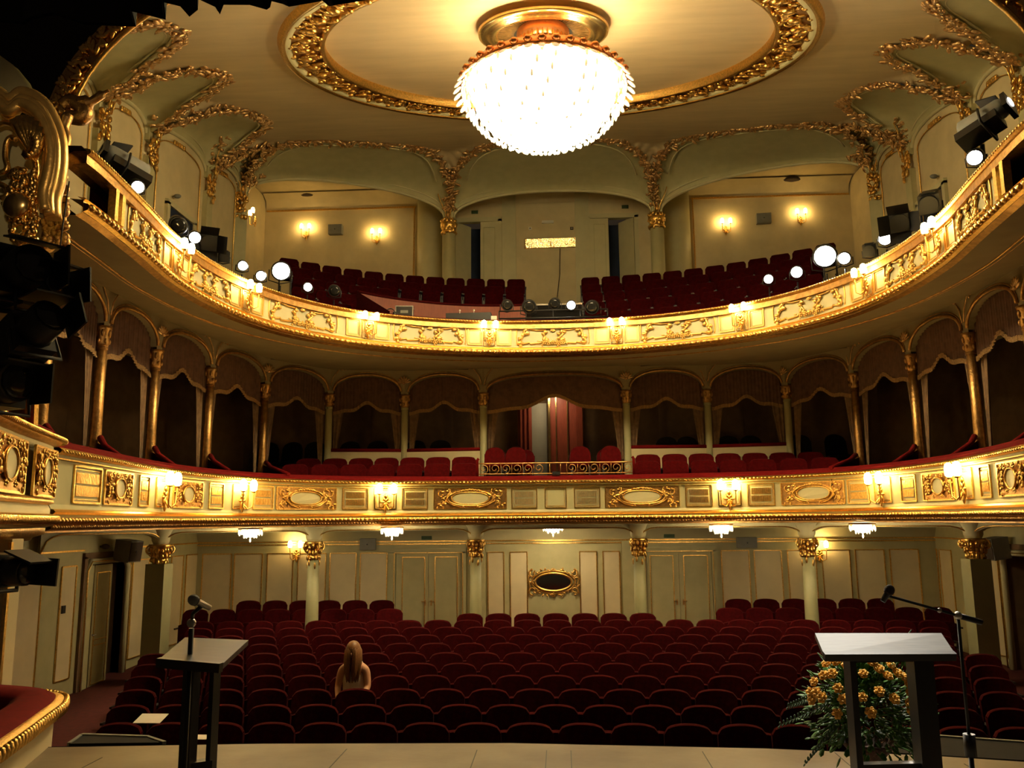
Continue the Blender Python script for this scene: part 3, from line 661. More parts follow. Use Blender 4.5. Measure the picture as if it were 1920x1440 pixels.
# wrought iron railing in the middle of the lower balcony
rl = thing('railing', (0, 0, 0), 0, 'wrought iron scroll railing on the centre of the lower balcony rail', 'railing')
def rp(x, z): p, n = LO.at(x); return V((p.x-n.x*.12, p.y-n.y*.12, z))
mb = MB()
for z, r in ((2.735, .016), (2.52, .011)): mb.tube([rp(-1.55+3.1*k/20, z) for k in range(21)], r, 6)
mb.build('rail', 'oldgold', rl)
mb = MB()
for k in range(14):
    x = -1.45+2.9*k/13
    if k in (6, 7):
        mb.tube([rp(x, 2.5), rp(x, 2.74)], .008, 5); continue
    d = 1 if k % 2 else -1; pts = []
    for q in range(19): t = q/18; a = -pi/2+d*2*pi*1.25*t; r = .10*(1-.75*t); pts.append(rp(x+cos(a)*r*d, 2.63+sin(a)*r))
    mb.tube(pts, .009, 5)
    mb.tube([rp(x-.1, 2.5), rp(x-.1, 2.74)], .006, 5)
mb.build('scrollwork', 'oldgold', rl)
mb = MB()
for sx in (-1, 1): mb.tube([rp(sx*1.58, 2.48), rp(sx*1.58, 2.80), rp(sx*1.55, 2.84)], .03, 8)
mb.build('end_post', 'rail', rl)
tag(fascia_part('notice_block', lambda m: m.box((0, 0, 0), (.16, .10, .07)), 0.02, 2.52, ['black'], LO, None, -.05), 'small dark box on the lower balcony rail, under the middle of the iron railing', 'box')

# ================================================================== CEILING, VAULTS, GALLERY WALLS
SL = .22
def ceil_z(y): return 6.8+SL*y
G = {0: (2.93, 22.4, 10.12), 1: (8.15, 20.3, 10.2), 2: (8.2, 18.3, 9.85), 3: (8.2, 15.5, 9.45), 4: (8.2, 13.7, 9.15), 5: (8.2, 12.0, 8.85)}
AP = {0: (0, 19.93), 1: (4.77, 19.6), 2: (6.93, 20.2), 3: (6.5, 17.1), 4: (6.2, 14.1), 5: (6.0, 11.8)}
bays = []   # (A, B, apex, W rise)
def g3(k, s): x, y, z = G[k]; return V((s*x, y, z))
for k in (5, 4, 3, 2): bays.append((g3(k, -1), g3(k-1, -1), V((-AP[k][0], AP[k][1])), .42, k, -1))
bays.append((g3(1, -1), g3(0, -1), V((-AP[1][0], AP[1][1])), .62, 1, -1))
bays.append((g3(0, -1), g3(0, 1), V((AP[0][0], AP[0][1])), .70, 0, 1))
bays.append((g3(0, 1), g3(1, 1), V((AP[1][0], AP[1][1])), .62, 1, 1))
for k in (2, 3, 4, 5): bays.append((g3(k-1, 1), g3(k, 1), V((AP[k][0], AP[k][1])), .42, k, 1))
NT = 28
def w_curve(A, B, rise, ins=.13):
    L = (B-A).length; out = []
    for i in range(NT+1):
        t = i/NT; tt = .5-.5*cos(pi*t); q = A.lerp(B, (ins+(L-2*ins)*tt)/L); e = abs(2*tt-1); q.z += .0+rise*sqrt(max(0, 1-e**2.3)); out.append(q)
    return out
def e_curve(A, B, ap, side):
    out = []; mid = (A+B)/2; L = (B-A).length; ins = .07; zc = max(ceil_z(ap.y), max(A.z, B.z)+.35)
    for i in range(NT+1):
        t = i/NT; tt = .5-.5*cos(pi*t); q = A.lerp(B, (ins+(L-2*ins)*tt)/L); e = abs(2*tt-1)
        g = sqrt(max(0, 1-e**2.4)); 
        p = V((q.x+(ap.x-mid.x)*g, q.y+(ap.y-mid.y)*g, 0)); zp = ceil_z(p.y); h = max(0, 1-e**5.5)**.6
        p.z = q.z+.06+(max(zp, q.z+.3)-q.z-.06)*h; out.append(p)
    return out
WC = [w_curve(A, B, r) for A, B, ap, r, k, s in bays]; EC = [e_curve(A, B, ap, s) for A, B, ap, r, k, s in bays]
ceilobj = thing('ceiling', (0, 0, 0), kind='structure')
for (A, B, ap, r, k, s), W, E in zip(bays, WC, EC):
    mb = MB(); rows = []
    for j in range(9):
        v = j/8; a = v*pi/2; rows.append([V((w.x+(e.x-w.x)*(1-cos(a)), w.y+(e.y-w.y)*(1-cos(a)), w.z+(e.z-w.z)*sin(a))) for w, e in zip(W, E)])
    mb.grid(rows); mb.build('vault', 'sage', ceilobj)
    mb = MB(); mb.tube(W, .045, 6); mb.tube([w.lerp(e, .04)+V((0, 0, .13)) for w, e in zip(W, E)], .018, 5)
    mb.tube([e-V((0, 0, .02)) for e in E], .035, 6)
    ctr = (E[0]+E[-1]+E[NT//2]*2)/4
    mb.tube([E[i].lerp(ctr, .14)+V((0, 0, .03)) for i in range(3, NT-2)], .02, 5)
    mb.build('vault_rib', 'sage_l', ceilobj)
# ceiling field
RC = (0, 13.75, 4.72, 4.10)
loop = []
for E in EC: loop += E
near = [V((-8.15, 11.2, 9.2)), V((-7.6, 10.4, 9.1)), V((-6.8, 9.9, 9.0)), V((-6, 9.45, 8.9))] + [V((x, 9.4, ceil_z(9.4))) for x in (-4.8, -3.6, -2.4, -1.2, 0, 1.2, 2.4, 3.6, 4.8)] + [V((6, 9.45, 8.9)), V((6.8, 9.9, 9.0)), V((7.6, 10.4, 9.1)), V((8.15, 11.2, 9.2))]
full_loop = loop + near[::-1]
import numpy as np
def inside(P, poly):
    x, y = P[:, 0], P[:, 1]; r = np.zeros(len(P), bool); n = len(poly); k = n-1
    for i in range(n):
        xi, yi = poly[i]; xk, yk = poly[k]
        if yi != yk: r ^= ((yi > y) != (yk > y)) & (x < (xk-xi)*(y-yi)/(yk-yi)+xi)
        k = i
    return r
CS = .07; nx, ny = int(17.0/CS), int(13.6/CS)
gx, gy = np.meshgrid(-8.5+CS*np.arange(nx+1), 9.35+CS*np.arange(ny+1)); GP = np.stack([gx.ravel(), gy.ravel()], 1)
EA = np.array([(p.x, p.y, p.z) for E in EC for p in E]); drop = ceil_z(EA[:, 1])-EA[:, 2]
wallpoly = [(A.x, A.y) for A, B, *_ in bays] + [(bays[-1][1].x, bays[-1][1].y)] + [(p.x, p.y) for p in near[::-1]]
zz = ceil_z(GP[:, 1]); mx = np.zeros(len(GP))
for e, dp in zip(EA, drop):
    if dp < .02: continue
    d = np.hypot(GP[:, 0]-e[0], GP[:, 1]-e[1]); mx = np.maximum(mx, dp*np.clip(1-d/(.25+.30*min(1.6, dp)), 0, 1)**1.5)
zz = zz-mx
bp_ = [[(p.x, p.y) for p in E] + [(w.x, w.y) for w in W[::-1]] for E, W in zip(EC, WC)]
cen = GP.reshape(ny+1, nx+1, 2); cc = (cen[:-1, :-1]+cen[1:, 1:])/2; cc = cc.reshape(-1, 2)
ok = inside(cc, wallpoly)
for q in bp_: ok &= ~inside(cc, q)
ok &= ((cc[:, 0]/(3.92+.3))**2+((cc[:, 1]-13.7)/(3.5+.3))**2) > 1
ok = ok.reshape(ny, nx); mb = MB(); idx = {}
def gv(i, j):
    k = i*(nx+1)+j
    if k not in idx: idx[k] = mb.P((GP[k, 0], GP[k, 1], zz[k]))
    return idx[k]
for i in range(ny):
    for j in range(nx):
        if ok[i, j]: mb.F((gv(i, j), gv(i, j+1), gv(i+1, j+1), gv(i+1, j)), True)
mb.build('ceiling_field', 'ceil', ceilobj)
# recessed disc + stucco ring
TI = Matrix.Translation((0, 13.7, ceil_z(13.7))) @ Matrix.Rotation(math.atan(SL), 4, 'X')
def ell_pts(a, b, z, n=96, y0=0): return [V((a*cos(2*pi*k/n), y0+b*sin(2*pi*k/n), z)) for k in range(n)]
mb = MB(); mb.T = TI; c = [ell_pts(4.1*t, 3.6*t, .12) for t in (1, .8, .6, .4, .2, .02)]; mb.grid(c, close=True); mb.build('ceiling_disc', 'disc', ceilobj)
ring = thing('ceiling_ring', (0, 0, 0), 0, 'large oval gilded stucco ring around the ceiling disc', 'ceiling moulding')
def ringband(mb, prof): mb.grid([ell_pts(3.92+u*.80, 3.50+u*.70, z) for u, z in prof], close=True)
mb = MB(); mb.T = TI; ringband(mb, [(0, .14), (0, -.03), (.06, -.06), (.12, -.03), (.13, .02)]); ringband(mb, [(.80, .0), (.82, -.08), (.87, -.12), (.93, -.10), (.97, -.03), (.99, .01)])
mb.build('ring_moulding', 'gold', ring)
mb = MB(); mb.T = TI; ringband(mb, [(.12, .02), (.3, .0), (.55, -.02), (.75, -.02)]); mb.build('ring_field', 'oldgold', ring)
mb = MB(); mb.T = TI; ringband(mb, [(.70, -.02), (.72, -.08), (.82, -.08)]); mb.build('ring_fillet', 'sage_l', ring)
mb = MB(); mb.T = TI; rnd = random.Random(4)
for k in range(300):
    a = 2*pi*k/300; 
    for j in range(2):
        u = rnd.uniform(.2, .62); x, y = (3.92+u*.8)*cos(a), (3.5+u*.7)*sin(a)
        R = Matrix.Rotation(a+rnd.uniform(-1, 1), 3, 'Z'); mb.ell((x, y, -.03-rnd.uniform(0, .03)), (.10, .035, .03), 6, 4, R)
for k in range(52):
    a = 2*pi*k/52; x, y = (3.92+.42*.8)*cos(a), (3.5+.42*.7)*sin(a); mb.ell((x, y, -.07), (.12, .09, .06), 8, 4, Matrix.Rotation(a, 3, 'Z'))
    for du in (-.28, .28): x, y = (3.92+(.42+du)*.8)*cos(a+.02), (3.5+(.42+du)*.7)*sin(a+.02); mb.ell((x, y, -.05), (.07, .07, .05), 6, 4)
mb.build('ring_foliage', 'gold', ring)

# gilded leaf garlands along the vault edges
def leaf3(mb, p, t, nrm, L, W, ang, T=.3):
    t = t.normalized(); b = nrm.cross(t).normalized(); d = t*cos(ang)+b*sin(ang); e = nrm.cross(d).normalized()
    R = Matrix((d, e, nrm.normalized())).transposed(); mb.ell(p+d*L*.5, (L*.5, W*.5, W*T), 6, 4, R)
for bi, ((A, B, ap, r, k, s), E) in enumerate(zip(bays, EC)):
    nm = 'centre rear' if k == 0 else '%s rear' % ('left' if s < 0 else 'right') if k == 1 else '%s side, %s from the rear' % ('left' if s < 0 else 'right', nth(k-1))
    mb = MB(); rnd = random.Random(bi); cen = V((0, 13.7, ceil_z(13.7)-2))
    L = [0]
    for p, q in zip(E, E[1:]): L.append(L[-1]+(q-p).length)
    st = .075; q = .25; j = 0
    while q < L[-1]-.25:
        while L[j+1] < q: j += 1
        f = (q-L[j])/(L[j+1]-L[j]); p = E[j].lerp(E[j+1], f); t = E[j+1]-E[j]; nr = (cen-p).normalized()*.6+V((0, 0, -.6)); nr.normalize()
        out = (V((0, 13.7, p.z))-p).normalized(); edge_t = min(q, L[-1]-q)
        wd = .22 if edge_t > .9 else .10+.12*edge_t/.9
        for m in range(3):
            o = rnd.uniform(.02, wd); leaf3(mb, p+out*o-V((0, 0, .03)), t, nr, rnd.uniform(.12, .24), .09, rnd.uniform(-1.2, 1.2)+(pi if rnd.random() < .5 else 0))
        q += st
    for (e, pp) in ((0, A), (NT, B)):
        p = E[e]; out = (V((0, 13.7, p.z))-p).normalized()
        for m in range(26):
            o = rnd.uniform(.03, .75); qv = p+out*o*.75+V((rnd.uniform(-.08, .08), rnd.uniform(-.06, .06), 0)); zc = p.z+(ceil_z(qv.y)-p.z)*(1-max(0, 1-o*.75/.8)**1.5); qv.z = zc-.04
            leaf3(mb, qv, V((1, .3, .2)), V((-out.x*-.5, -out.y*-.5, -.7)).normalized(), rnd.uniform(.12, .22), .09, rnd.uniform(0, 6.28))
    tag(mb.build('vault_garland', 'goldleaf', ceilobj), 'gilded leaf garland edging the %s ceiling vault' % nm)
# gallery columns with capitals
for s in (-1, 1):
    for k in range(5):
        x, y, z = G[k]; x *= s; side = 'left' if s < 0 else 'right'
        nm = ('rear gallery column %s of the centre doors with gilded capital' % side) if k == 0 else 'gallery corner column with gilded capital at the %s' % side if k == 1 else 'gallery side pilaster with gilded capital, %s wall, %s from the rear corner' % (side, nth(k-1))
        rz = 0 if k == 0 else (-s*.5 if k == 1 else -s*pi/2)
        t = thing('gallery_column', (x, y, 4.9), rz, nm, 'column', 'columns of the upper gallery')
        H = z-4.9; m = MB()
        if k == 0: m.lathe([(.2, 0), (.19, H-.52)], n=20)
        else: m.box((0, -.03, (H-.5)/2), (.30, .14, H-.5))
        m.build('shaft', 'sage', t)
        m = MB()
        if k == 0: m.lathe([(.20, H-.52), (.24, H-.48), (.2, H-.42), (.22, H-.3), (.25, H-.22), (.2, H-.16)], n=20); 
        foliage_m = random.Random(k)
        for q in range(34):
            a = foliage_m.uniform(0, 2*pi); rr = .2 if k == 0 else .12; zz = foliage_m.uniform(-.75 if k else -.5, -.1)
            m.ell((cos(a)*rr, sin(a)*rr*(1 if k == 0 else .5)-(.0 if k == 0 else .12), H+zz), (.045, .035, .075), 6, 4, Matrix.Rotation(foliage_m.uniform(-1, 1), 3, 'Y'))
        for sx in (-1, 1): m.tube([(sx*.05, -.2, H-.15), (sx*.08, -.24, H+.1), (sx*.2, -.32, H+.35), (sx*.26, -.42, H+.55)], .014, 5)
        m.ell((0, -.2, H+.02), (.05, .05, .09), 6, 4)
        m.build('capital', 'gold', t)
        m = MB(); m.box((0, 0, H-.02), (.3, .16 if k else .3, .28)); m.build('impost', 'sage', t)
# gallery walls: side walls (cream, arched tops) and rear recess
for s in (-1, 1):
    mb = MB()
    for (A, B, ap, r, k, ss), W in zip(bays, WC):
        if ss != s or k < 2: continue
        mb.m = 0; mb.grid([[V((s*8.22, w.y, w.z)) for w in W], [V((s*8.22, w.y, 4.8)) for w in W]], smooth=False)
        c = (W[0]+W[-1])/2; mb.m = 1
        inner = [V((s*8.19, c.y+(w.y-c.y)*.80, (w.z-c.z)*.72+c.z-.12)) for w in W]; inner = [V((s*8.19, inner[0].y, 5.2))] + inner + [V((s*8.19, inner[-1].y, 5.2))]
        mb.tube(inner, .014, 5)
        for q in range(10): mb.ell(inner[12+q // 2]+V((-s*.02, 0, .04*(q % 2))), (.02, .06, .04), 6, 4)
    mb.m = 0; mb.grid([[V((s*8.22, y, 10.3)) for y in (9.3, 12.2)], [V((s*8.22, y, 4.8)) for y in (9.3, 12.2)]], smooth=False)
    for k in (2, 3, 4, 5): mb.grid([[V((s*8.225, G[k][1]-.2, G[k][2])), V((s*8.225, G[k][1]+.2, G[k][2]))], [V((s*8.225, G[k][1]-.2, 4.8)), V((s*8.225, G[k][1]+.2, 4.8))]], smooth=False)
    mb.grid([[V((s*8.15, 20.3, 11.6)), V((s*8.95, 21.2, 11.6)), V((s*8.95, 24.2, 11.6))], [V((s*8.15, 20.3, 4.8)), V((s*8.95, 21.2, 4.8)), V((s*8.95, 24.2, 4.8))]], smooth=False)
    mb.m = 1; mb.bar((s*8.9, 21.3, 7.4), (s*8.9, 21.3, 11.15), .03, .03)
    tag(mb.build('wall_gallery_%s' % ('left' if s < 0 else 'right'), ['cream', 'gold']), kind='structure')
RW = 24.2
dl0, dl1, dr0, dr1 = pxX(848, RW), pxX(942, RW), pxX(1120, RW), pxX(1216, RW)
mb = MB()
for x0, x1 in ((-9, dl0), (dl1, dr0), (dr1, 9)): mb.box(((x0+x1)/2, RW+.1, 8.3), (x1-x0, .2, 7))
for x0, x1 in ((dl0, dl1), (dr0, dr1)): mb.box(((x0+x1)/2, RW+.1, 11.22), (x1-x0, .2, 1.15)); mb.box(((x0+x1)/2, RW+.1, 5.9), (x1-x0, .2, 2.0))
mb.m = 2
for p in (960, 1107): box_px(mb, p-14, p+14, RW-.05, 4.9, 11.7, .1)
for sx in (-1, 1): mb.lathe([(.5, 4.9), (.5, 11.6)], (sx*3.62, 24.0, 0), 20)
mb.m = 1
for x0, x1 in ((-8.9, -4.2), (4.2, 8.9)): mb.bar((x0, RW-.02, 11.17), (x1, RW-.02, 11.17), .04, .04)
for x in (-4.25, 4.25): mb.bar((x, RW-.02, 7.2), (x, RW-.02, 11.17), .035, .035)
tag(mb.build('wall_gallery_rear', ['cream', 'gold', 'sage_l']), kind='structure')
mb = MB(); mb.grid([[V((-9, 24.3, 11.6)), V((9, 24.3, 11.6))], [V((-9, 22.6, 11.75)), V((9, 22.6, 11.75))], [V((-9, 20, 11.8)), V((9, 20, 11.8))]], smooth=False)
mb.grid([[V((-8.9, 24.2, 11.2)), V((8.9, 24.2, 11.2))], [V((-8.9, 24.1, 11.45)), V((8.9, 24.1, 11.45))], [V((-8.9, 23.8, 11.6)), V((8.9, 23.8, 11.6))]])
tag(mb.build('ceiling', 'cream'), kind='structure')
# gallery doors
for n, (x0, x1, s) in enumerate(((dl0, dl1, -1), (dr0, dr1, 1))):
    t = tag(thing('door_%d' % (5+n), ((x0+x1)/2, RW, 6.9)), kind='structure'); w = x1-x0; H = 3.78
    m = MB()
    for x in (-w/2, w/2): m.box((x, -.04, H/2), (.12, .1, H))
    m.box((0, -.04, H), (w+.12, .1, .14)); m.build('door_frame', 'sage_l', t)
    m = MB(); m.box((0, 1.2, H/2), (w+.4, .05, H+.3)); m.build('corridor_backdrop', 'navy', t)
    m = MB(); a, b = (-.02*s-.1*s, -s*(w/2-.06)); m.box(((a+b)/2, -.02, H/2), (abs(b-a), .05, H-.06)); m.m = 1; rect_frame(m, min(a, b)+.1, .3, max(a, b)-.1, H-.25, .02, -.05)
    lf = m.build('door_leaf', ['sage_l', 'sage'], t); tag(lf, 'closed leaf'); m = MB(); m.ell((a-s*-.0, -.07, 1.0), (.03, .03, .03)); m.build('door_handle', 'oldgold', lf)
    m = MB(); hx = s*(w/2-.06); ex = hx-s*.42; m.bar((hx, 0, H/2), (ex, .55, H/2), .05, H-.06, up=(1, 0, 0)) if False else m.slab([(hx, -.02), (ex, .5), (ex-.02*s, .46), (hx-s*.03, -.06)], .03, H-.05)
    tag(m.build('door_leaf', 'sage_l', t), 'leaf standing ajar')
for s in (-1, 1):
    P0 = at_x(313, 378, -8.2) if s < 0 else at_x(1772, 340, 8.2); y0 = P0.y; z1 = P0.z
    t = tag(thing('door_%d' % (7 if s < 0 else 8), (s*8.2, y0, 5.0)), kind='structure'); L = 1.3; H = z1-5.0
    m = MB(); m.box((-s*.02, 0, H/2), (.08, .12, H)); m.box((-s*.02, L, H/2), (.08, .12, H)); m.box((-s*.02, L/2, H), (.08, L+.12, .12)); m.build('door_frame', 'sage_l', t)
    m = MB(); m.box((-s*.005, L/2, H/2), (.02, L, H)); m.build('door_opening', 'navy', t)
    m = MB(); m.ell((-s*.1, -.05, H+.22), (.09, .05, .05)); m.tube([(0, -.05, H+.22), (-s*.1, -.05, H+.22)], .015, 6); tag(m.build('emergency_lamp', 'grey'), 'small grey lamp above the %s gallery doorway' % ('left' if s < 0 else 'right'), 'lamp').location = (s*8.2, y0+.3, 5.0)
# gallery stepped floor
mb = MB(); GR = [10.55+.8*k for k in range(5)] + [17.5]; GZ = [5.46, 5.92, 6.38, 6.83, 7.26]
def ga(R, a, z): return V((R*sin(a), 8+R*cos(a), z))
AN = [-.66+1.32*k/40 for k in range(41)]
for k in range(5):
    mb.grid([[ga(GR[k], a, GZ[k]) for a in AN], [ga(GR[k+1], a, GZ[k]) for a in AN]], smooth=False)
    mb.grid([[ga(GR[k], a, GZ[k]) for a in AN], [ga(GR[k], a, GZ[k]-.5) for a in AN]], smooth=False)
mb.grid([[V((p.x-n.x*.3, p.y-n.y*.3, 5.06)) for p, n in zip(UP.p, UP.nv)], [V((p.x*1.63, p.y+(4 if p.y > 14 else 2), 5.06)) for p in UP.p]], smooth=False)
tag(mb.build('floor', 'darkfloor'), kind='structure')
# ================================================================== CHANDELIER
CH = V((-.05, 12.35, 8.42))
t = thing('chandelier', CH, 0, 'huge blazing crystal chandelier hanging in the middle of the ceiling', 'chandelier')
def bowl_r(z): return 1.30*sqrt(max(0, 1-(z/.89)**2))**.85
m = MB(); m.lathe([(.02, .06), (.9, .04), (1.16, -.02)] + [(bowl_r(z)*.90, -z) for z in (.12, .28, .43, .57, .70, .80)] + [(.02, -.84)], n=28); m.build('glowing_core', 'glow', t)
for k, (z0, z1) in enumerate(((.03, .19), (.19, .36), (.36, .52), (.52, .66), (.66, .78), (.78, .87))):
    m = MB(); n = int(60-6*k)
    for j in range(2):
        z = z0+(z1-z0)*(.25+.5*j); r = bowl_r(z-.02)*(1.0-.02*j)+.01
        for q in range(n):
            a = 2*pi*(q+.5*j)/n; tilt = Matrix.Rotation(a, 3, 'Z') @ Matrix.Rotation(.5*z, 3, 'Y')
            m.m = 1 if (q*7+j*3) % 5 == 0 else 0
            m.ell((r*cos(a), r*sin(a), -z), (.018, .030, (z1-z0)*.36), 4, 4, tilt)
    tag(m.build('crystal_tier', ['crys', 'cryd'], t), kind='stuff')
m = MB(); m.ell((1.39, 0, -.09), (.020, .060, .09), 8, 5, Matrix.Rotation(-.8, 3, 'Y')); pd = m.data('glass_petal', 'cryd')
for q in range(44):
    o = bpy.data.objects.new('glass_petal', pd); col.objects.link(o); o.parent = t; o.rotation_euler = (0, 0, 2*pi*q/44)
um = MB(); um.ell((0, 0, .05), (.05, .05, .07), 8, 6); ud = um.data('upper_lamp', 'uplamp')
for q in range(10):
    a = 2*pi*q/10; o = bpy.data.objects.new('upper_lamp', ud); col.objects.link(o); o.parent = t; o.location = (.85*cos(a), .85*sin(a), .20)
m = MB(); m.lathe([(1.05, .24), (1.22, .18), (1.31, .08), (1.33, .02), (1.31, -.03), (1.20, .02), (1.0, .16)], n=48)
for q in range(40):
    a = 2*pi*q/40; m.ell((1.32*cos(a), 1.32*sin(a), .07), (.07, .07, .05), 6, 4)
m.build('copper_rim', 'copper', t)
m = MB(); m.lathe([(.43, .95), (.43, .80), (.40, .78), (.40, .72)], n=32); m.build('neck_collar', 'copper', t)
m = MB(); m.lathe([(.30, .78), (.30, .1)], n=24); m.build('neck_tube', 'black', t)
m = MB()
for q in range(32):
    a = 2*pi*q/32; m.bar((.41*cos(a), .41*sin(a), .79), (.55*cos(a), .55*sin(a), .16), .018, .04, up=(cos(a), sin(a), 0))
m.build('neck_slats', 'goldb', t)
md = thing('ceiling_rose', (-.05, 12.62, ceil_z(12.62)), 0, 'round gilded ceiling rose with dark louvres above the chandelier', 'ceiling rose')
md.scale = (.95, .95, .95); md.rotation_euler = (math.atan(SL), 0, 0)
m = MB(); m.lathe([(1.14, .0), (1.13, -.06), (1.06, -.09), (1.0, -.06), (.96, -.10), (.88, -.12), (.80, -.07), (.80, .0)], n=64); m.build('gilded_ring', 'goldb', md)
m = MB(); m.lathe([(.80, -.05), (.42, -.02), (.30, -.02)], n=64); m.build('backing_disc', 'black', md)
m = MB()
for q in range(90):
    a = 2*pi*q/90; m.bar((.40*cos(a), .40*sin(a), -.04), (.80*cos(a), .80*sin(a), -.065), .02, .006, up=(0, 0, 1))
m.build('louvre_ring', 'oldgold', md)

# ================================================================== WALL SCONCES AND CEILING LAMPS
def make_sconce(mt, sc=1.0, drop=.26):
    r = thing('wall_sconce')
    m = MB(); m.ell((0, -.015, -drop), (.05*sc, .02, .10*sc), 8, 6); m.ell((0, -.03, -drop+.11*sc), (.035*sc, .02, .04*sc), 6, 4); m.ell((0, -.03, -drop-.10*sc), (.02*sc, .02, .05*sc), 6, 4)
    for k in range(6): leaf(m, 0, -drop+.02, k*1.05, .09*sc, .04*sc, -.03)
    m.build('backplate', 'gold', r)
    for s in (-1, 1):
        m = MB(); m.tube([(0, -.03, -drop-.02), (s*.04*sc, -.10, -drop-.10*sc), (s*.11*sc, -.13, -drop-.06*sc), (s*.115*sc, -.14, -drop*.5), (s*.115*sc, -.14, -.07*sc)], .010*sc, 6)
        m.lathe([(.012, -.08*sc), (.035*sc, -.07*sc), (.03*sc, -.055*sc)], (s*.115*sc, -.14, 0), 10); a = m.build('arm', 'gold', r)
        m = MB(); m.lathe([(.02*sc, -.055*sc), (.044*sc, -.04*sc), (.05*sc, .04*sc), (.036*sc, .085*sc), (.012*sc, .10*sc)], (s*.115*sc, -.14, 0), 8); m.build('lamp_shade', mt, a)
    return r
def place_sconce(proto, loc, rz, label, group):
    o = copy_tree(proto, None, loc, rz); tag(o, label, 'wall lamp', group); return o
SA = make_sconce('bulb', 1.25, .26); SB = make_sconce('bulb', 1.05, .25); SG = make_sconce('bulb_w', 1.05, .24)
wd = ['', 'nearest the middle', 'second from the middle', 'third from the middle', 'fourth from the middle']
first = {}
for s in (-1, 1):
    sd = 'left' if s < 0 else 'right'
    for k, q in enumerate((3.42, 6.62, 9.1)):
        l, a = LO.frame(s*q, 2.20, .03); place_sconce(SA, l, a, 'lit two-arm sconce, lower balcony front, %s side, %s' % (sd, wd[k+1]), 'sconces along the lower balcony')
    for k, q in enumerate((1.3, 3.80, 6.60, 8.75)):
        l, a = UP.frame(s*q, 5.50, .0); place_sconce(SB, l, a, 'lit two-arm sconce, upper balcony front, %s side, %s' % (sd, wd[k+1]), 'sconces along the upper balcony')
for (px, py, nm) in ((575, 428, 'left of the grey loudspeaker on the left rear gallery wall'), (707, 437, 'right of the grey loudspeaker on the left rear gallery wall'), (1360, 418, 'left of the grey loudspeaker on the right rear gallery wall'), (1500, 400, 'right of the grey loudspeaker on the right rear gallery wall')):
    l = at_y(px, py, RW-.01); place_sconce(SG, l, 0, 'small lit twin sconce ' + nm, 'sconces on the gallery walls')
l = at_y(481, 400, 21.2); place_sconce(SG, (l.x, l.y, l.z), -.9, 'small lit twin sconce beside the left corner column of the gallery', 'sconces on the gallery walls')
for px, nm in ((557, 'left'), (1535, 'right')):
    l = at_y(px, 1022, RY-.03); place_sconce(SG, l, 0, 'small lit twin sconce on the rear stalls wall beside the %s round column' % nm, 'sconces on the rear stalls wall')
for o in (SA, SB, SG):
    for c in list(o.children):
        for d in list(c.children): bpy.data.objects.remove(d)
        bpy.data.objects.remove(c)
    bpy.data.objects.remove(o)
cl0 = thing('ceiling_lamp'); 
m = MB(); m.lathe([(.05, 0), (.22, -.01), (.23, -.03), (.2, -.04)], n=20); m.build('canopy', 'oldgold', cl0)
m = MB(); m.lathe([(.15, -.04), (.17, -.08), (.12, -.15), (.02, -.18)], n=14); m.build('glowing_core', 'glow_s', cl0)
m = MB()
for k in range(18):
    a = 2*pi*k/18; m.ell((.21*cos(a), .21*sin(a), -.09-.02*(k % 2)), (.016, .016, .05), 6, 4)
for k in range(10): a = 2*pi*k/10; m.ell((.12*cos(a), .12*sin(a), -.17), (.014, .014, .035), 6, 4)
m.ell((0, 0, -.24), (.018, .018, .04), 6, 4); m.tube([(0, 0, -.17), (0, 0, -.22)], .003, 4); m.build('crystal_drops', 'crys', cl0)
for i, (px, Y, nm) in enumerate(((470, 15.6, 'far left bay, near the left sconce'), (735, 16.3, 'bay in front of the left double door'), (1037, 18.3, 'centre bay above the oval mirror'), (1352, 16.2, 'bay in front of the right double door'), (1617, 15.3, 'far right bay, right of the right sconce'))):
    l = at_y(px, 990, Y); o = cl0 if i == 0 else copy_tree(cl0); o.location = (l.x, Y, 1.495)
    tag(o, 'small lit crystal lamp under the lower balcony, ' + nm, 'ceiling lamp', 'crystal lamps under the lower balcony')

# ================================================================== SEATS
def seat_back(w, z0, z1, th=.07, curve=.10, top=.085, lean=.10, sq=2.3):
    m = MB(); N = 12; rows = []
    for j in range(9):
        v = j/8; row = []
        for i in range(N+1):
            u = -1+2*i/N; edge = (1-abs(u)**sq)**(1/sq) if abs(u) < 1 else 0
            zt = z0+(z1-top-z0)+top*edge; z = z0+(zt-z0)*v
            y = lean*(z-z0)/(z1-z0)-curve*u*u*.0 + curve*(1-u*u)*.5
            row.append((u*w/2*(1-.03*v), y, z))
        rows.append(row)
    front = [[V((x, y-th/2*(1-.35*abs(-1+2*i/N)**4), z)) for i, (x, y, z) in enumerate(r)] for r in rows]
    back = [[V((x, y+th/2, z)) for x, y, z in r] for r in rows]
    m.grid(front); m.grid([r[::-1] for r in back])
    topl = [front[-1], [V(((a.x+b.x)/2, (a.y+b.y)/2, (a.z+b.z)/2+th*.22)) for a, b in zip(front[-1], back[-1])], back[-1]]
    m.grid(topl); m.grid([back[0], front[0]])
    for e in (0, -1): m.grid([[r[e] for r in front], [r[e] for r in back]])
    return m
